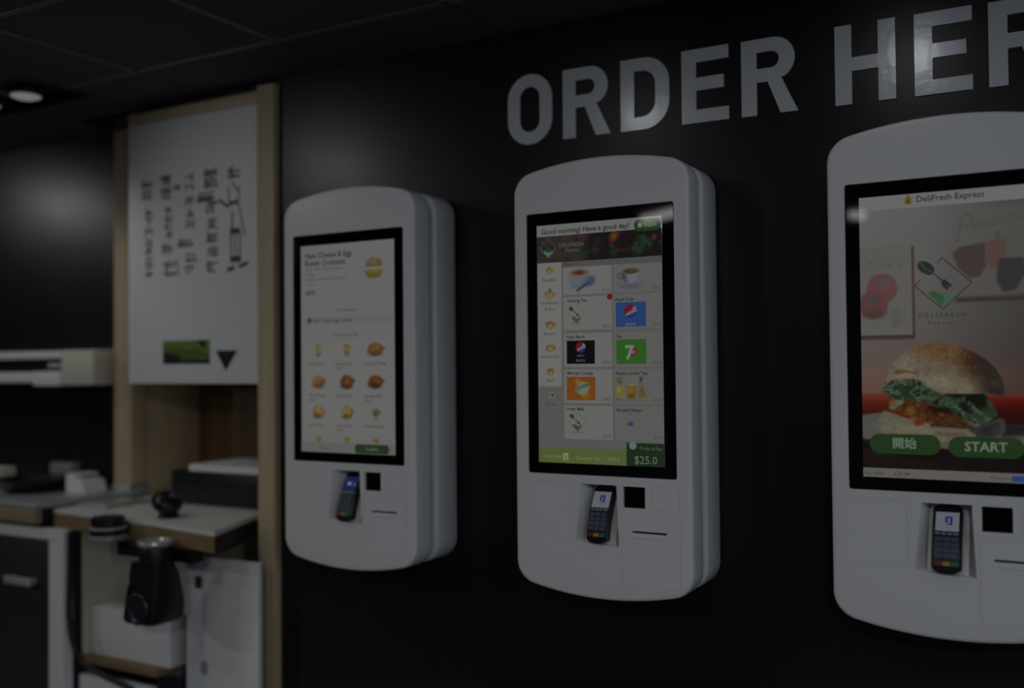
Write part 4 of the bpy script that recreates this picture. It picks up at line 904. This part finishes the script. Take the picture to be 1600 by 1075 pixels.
# black scanner on the worktop
sn = empty('hand_scanner', (-1.62, .10, Z(-.55)), 'small black rounded scanner standing on the white worktop', 'scanner')
bm = bmesh.new(); add_lathe(bm, [(.0, .0005), (.034, .0005), (.036, .006), (.030, .012), (.024, .022), (.0, .026)], 0, 0, 24); link('foot', smooth(tomesh('foot', bm)), M_BLACK, sn)
mx = Matrix.Translation((-.010, 0, .046)) @ Matrix.Rotation(math.radians(28), 4, 'Y')
bm = bmesh.new(); add_lathe(bm, [(0, -.034), (.026, -.030), (.046, -.014), (.052, .004), (.046, .020), (.030, .030), (0, .033)], 0, 0, 28, mx); link('head', smooth(tomesh('head', bm)), mat('glossy_black', (.008, .009, .012), .25), sn)
bm = bmesh.new(); add_box(bm, .012, .038, -.012, .012, .066, .083, .004); link('button', smooth(tomesh('btn', bm)), mat('slate_plastic', (.06, .065, .08), .35), sn)

# black crate and white lid in the niche
bm = bmesh.new(); add_box(bm, -1.900, -1.345, .36, .66, Z(-.549), Z(-.428), .006)
cr = tag(link('black_crate', smooth(tomesh('crate', bm)), M_BLACK), 'long black crate on the worktop at the back of the niche', 'crate')
bm = bmesh.new(); add_box(bm, -1.795, -1.345, .345, .62, Z(-.4275), Z(-.402), .006)
tag(link('white_tray', smooth(tomesh('lid', bm)), M_PANEL), 'flat white tray lying on top of the black crate', 'tray')

# small things on the steel counter
ZT = Z(-.5295)
bt = empty('black_dish', (-2.56, .26, ZT), 'wide low black dish on the steel counter at the far left', 'dish')
bm = bmesh.new(); add_lathe(bm, [(.06, .0005), (.10, .002), (.14, .045), (.145, .052), (.135, .052), (.09, .012), (.0, .010)], 0, 0, 30); link('bowl', smooth(tomesh('bowl', bm)), M_BLACK, bt)
tag(box('cream_carton', -2.84, -2.725, .22, .30, ZT, Z(-.445), M_CREAM, bev=.005), 'small cream carton left of the black dish', 'carton')
tag(box('grey_block', -2.655, -2.52, .40, .445, ZT, Z(-.435), mat('grey_block', (.28, .28, .26), .5), bev=.004), 'low grey block behind the black dish', 'box')
nd = empty('napkin_dispenser', (-2.335, .33, ZT), 'slanted white napkin holder right of the black dish', 'napkin holder')
bm = bmesh.new(); a = [(-.055, .0), (.055, .0), (.040, .045), (-.055, .070)]
add_loft(bm, [[Vector((x, -.05, z+.0005)) for x, z in a], [Vector((x, .05, z+.0005)) for x, z in a]]); link('holder', tomesh('holder', bm), M_PANEL, nd)
bm = bmesh.new(); add_box(bm, -.045, .02, -.04, .04, .0655, .074, .002); link('napkins', tomesh('napkins', bm), M_WHITE, nd)

# white and beige unit on the dark wall
wu = empty('wall_unit', (-2.7, .45, Z(-.12)), 'white and beige wall unit with a long dark slot', 'wall unit')
o = (2.7, -.45, -Z(-.12))
box('top_bar', -3.5, -2.482, .33, .449, Z(-.011), Z(.020), M_PANEL, wu, .003, o)
box('dark_slot', -3.5, -2.482, .36, .449, Z(-.0615), Z(-.0115), M_BLACK, wu, 0, o)
box('lower_bar', -3.5, -2.672, .335, .449, Z(-.107), Z(-.065), M_PANEL, wu, .003, o)
box('white_block', -2.648, -2.482, .318, .449, Z(-.120), Z(-.062), M_PANEL, wu, .004, o)
box('beige_block', -2.4815, -2.287, .325, .449, Z(-.116), Z(.022), M_CREAM, wu, .006, o)
bm = bmesh.new(); add_box(bm, -2.58, -2.50, .335, .359, Z(-.050), Z(-.030), .003); link('bracket', tomesh('br', bm), M_STEEL, wu, o)
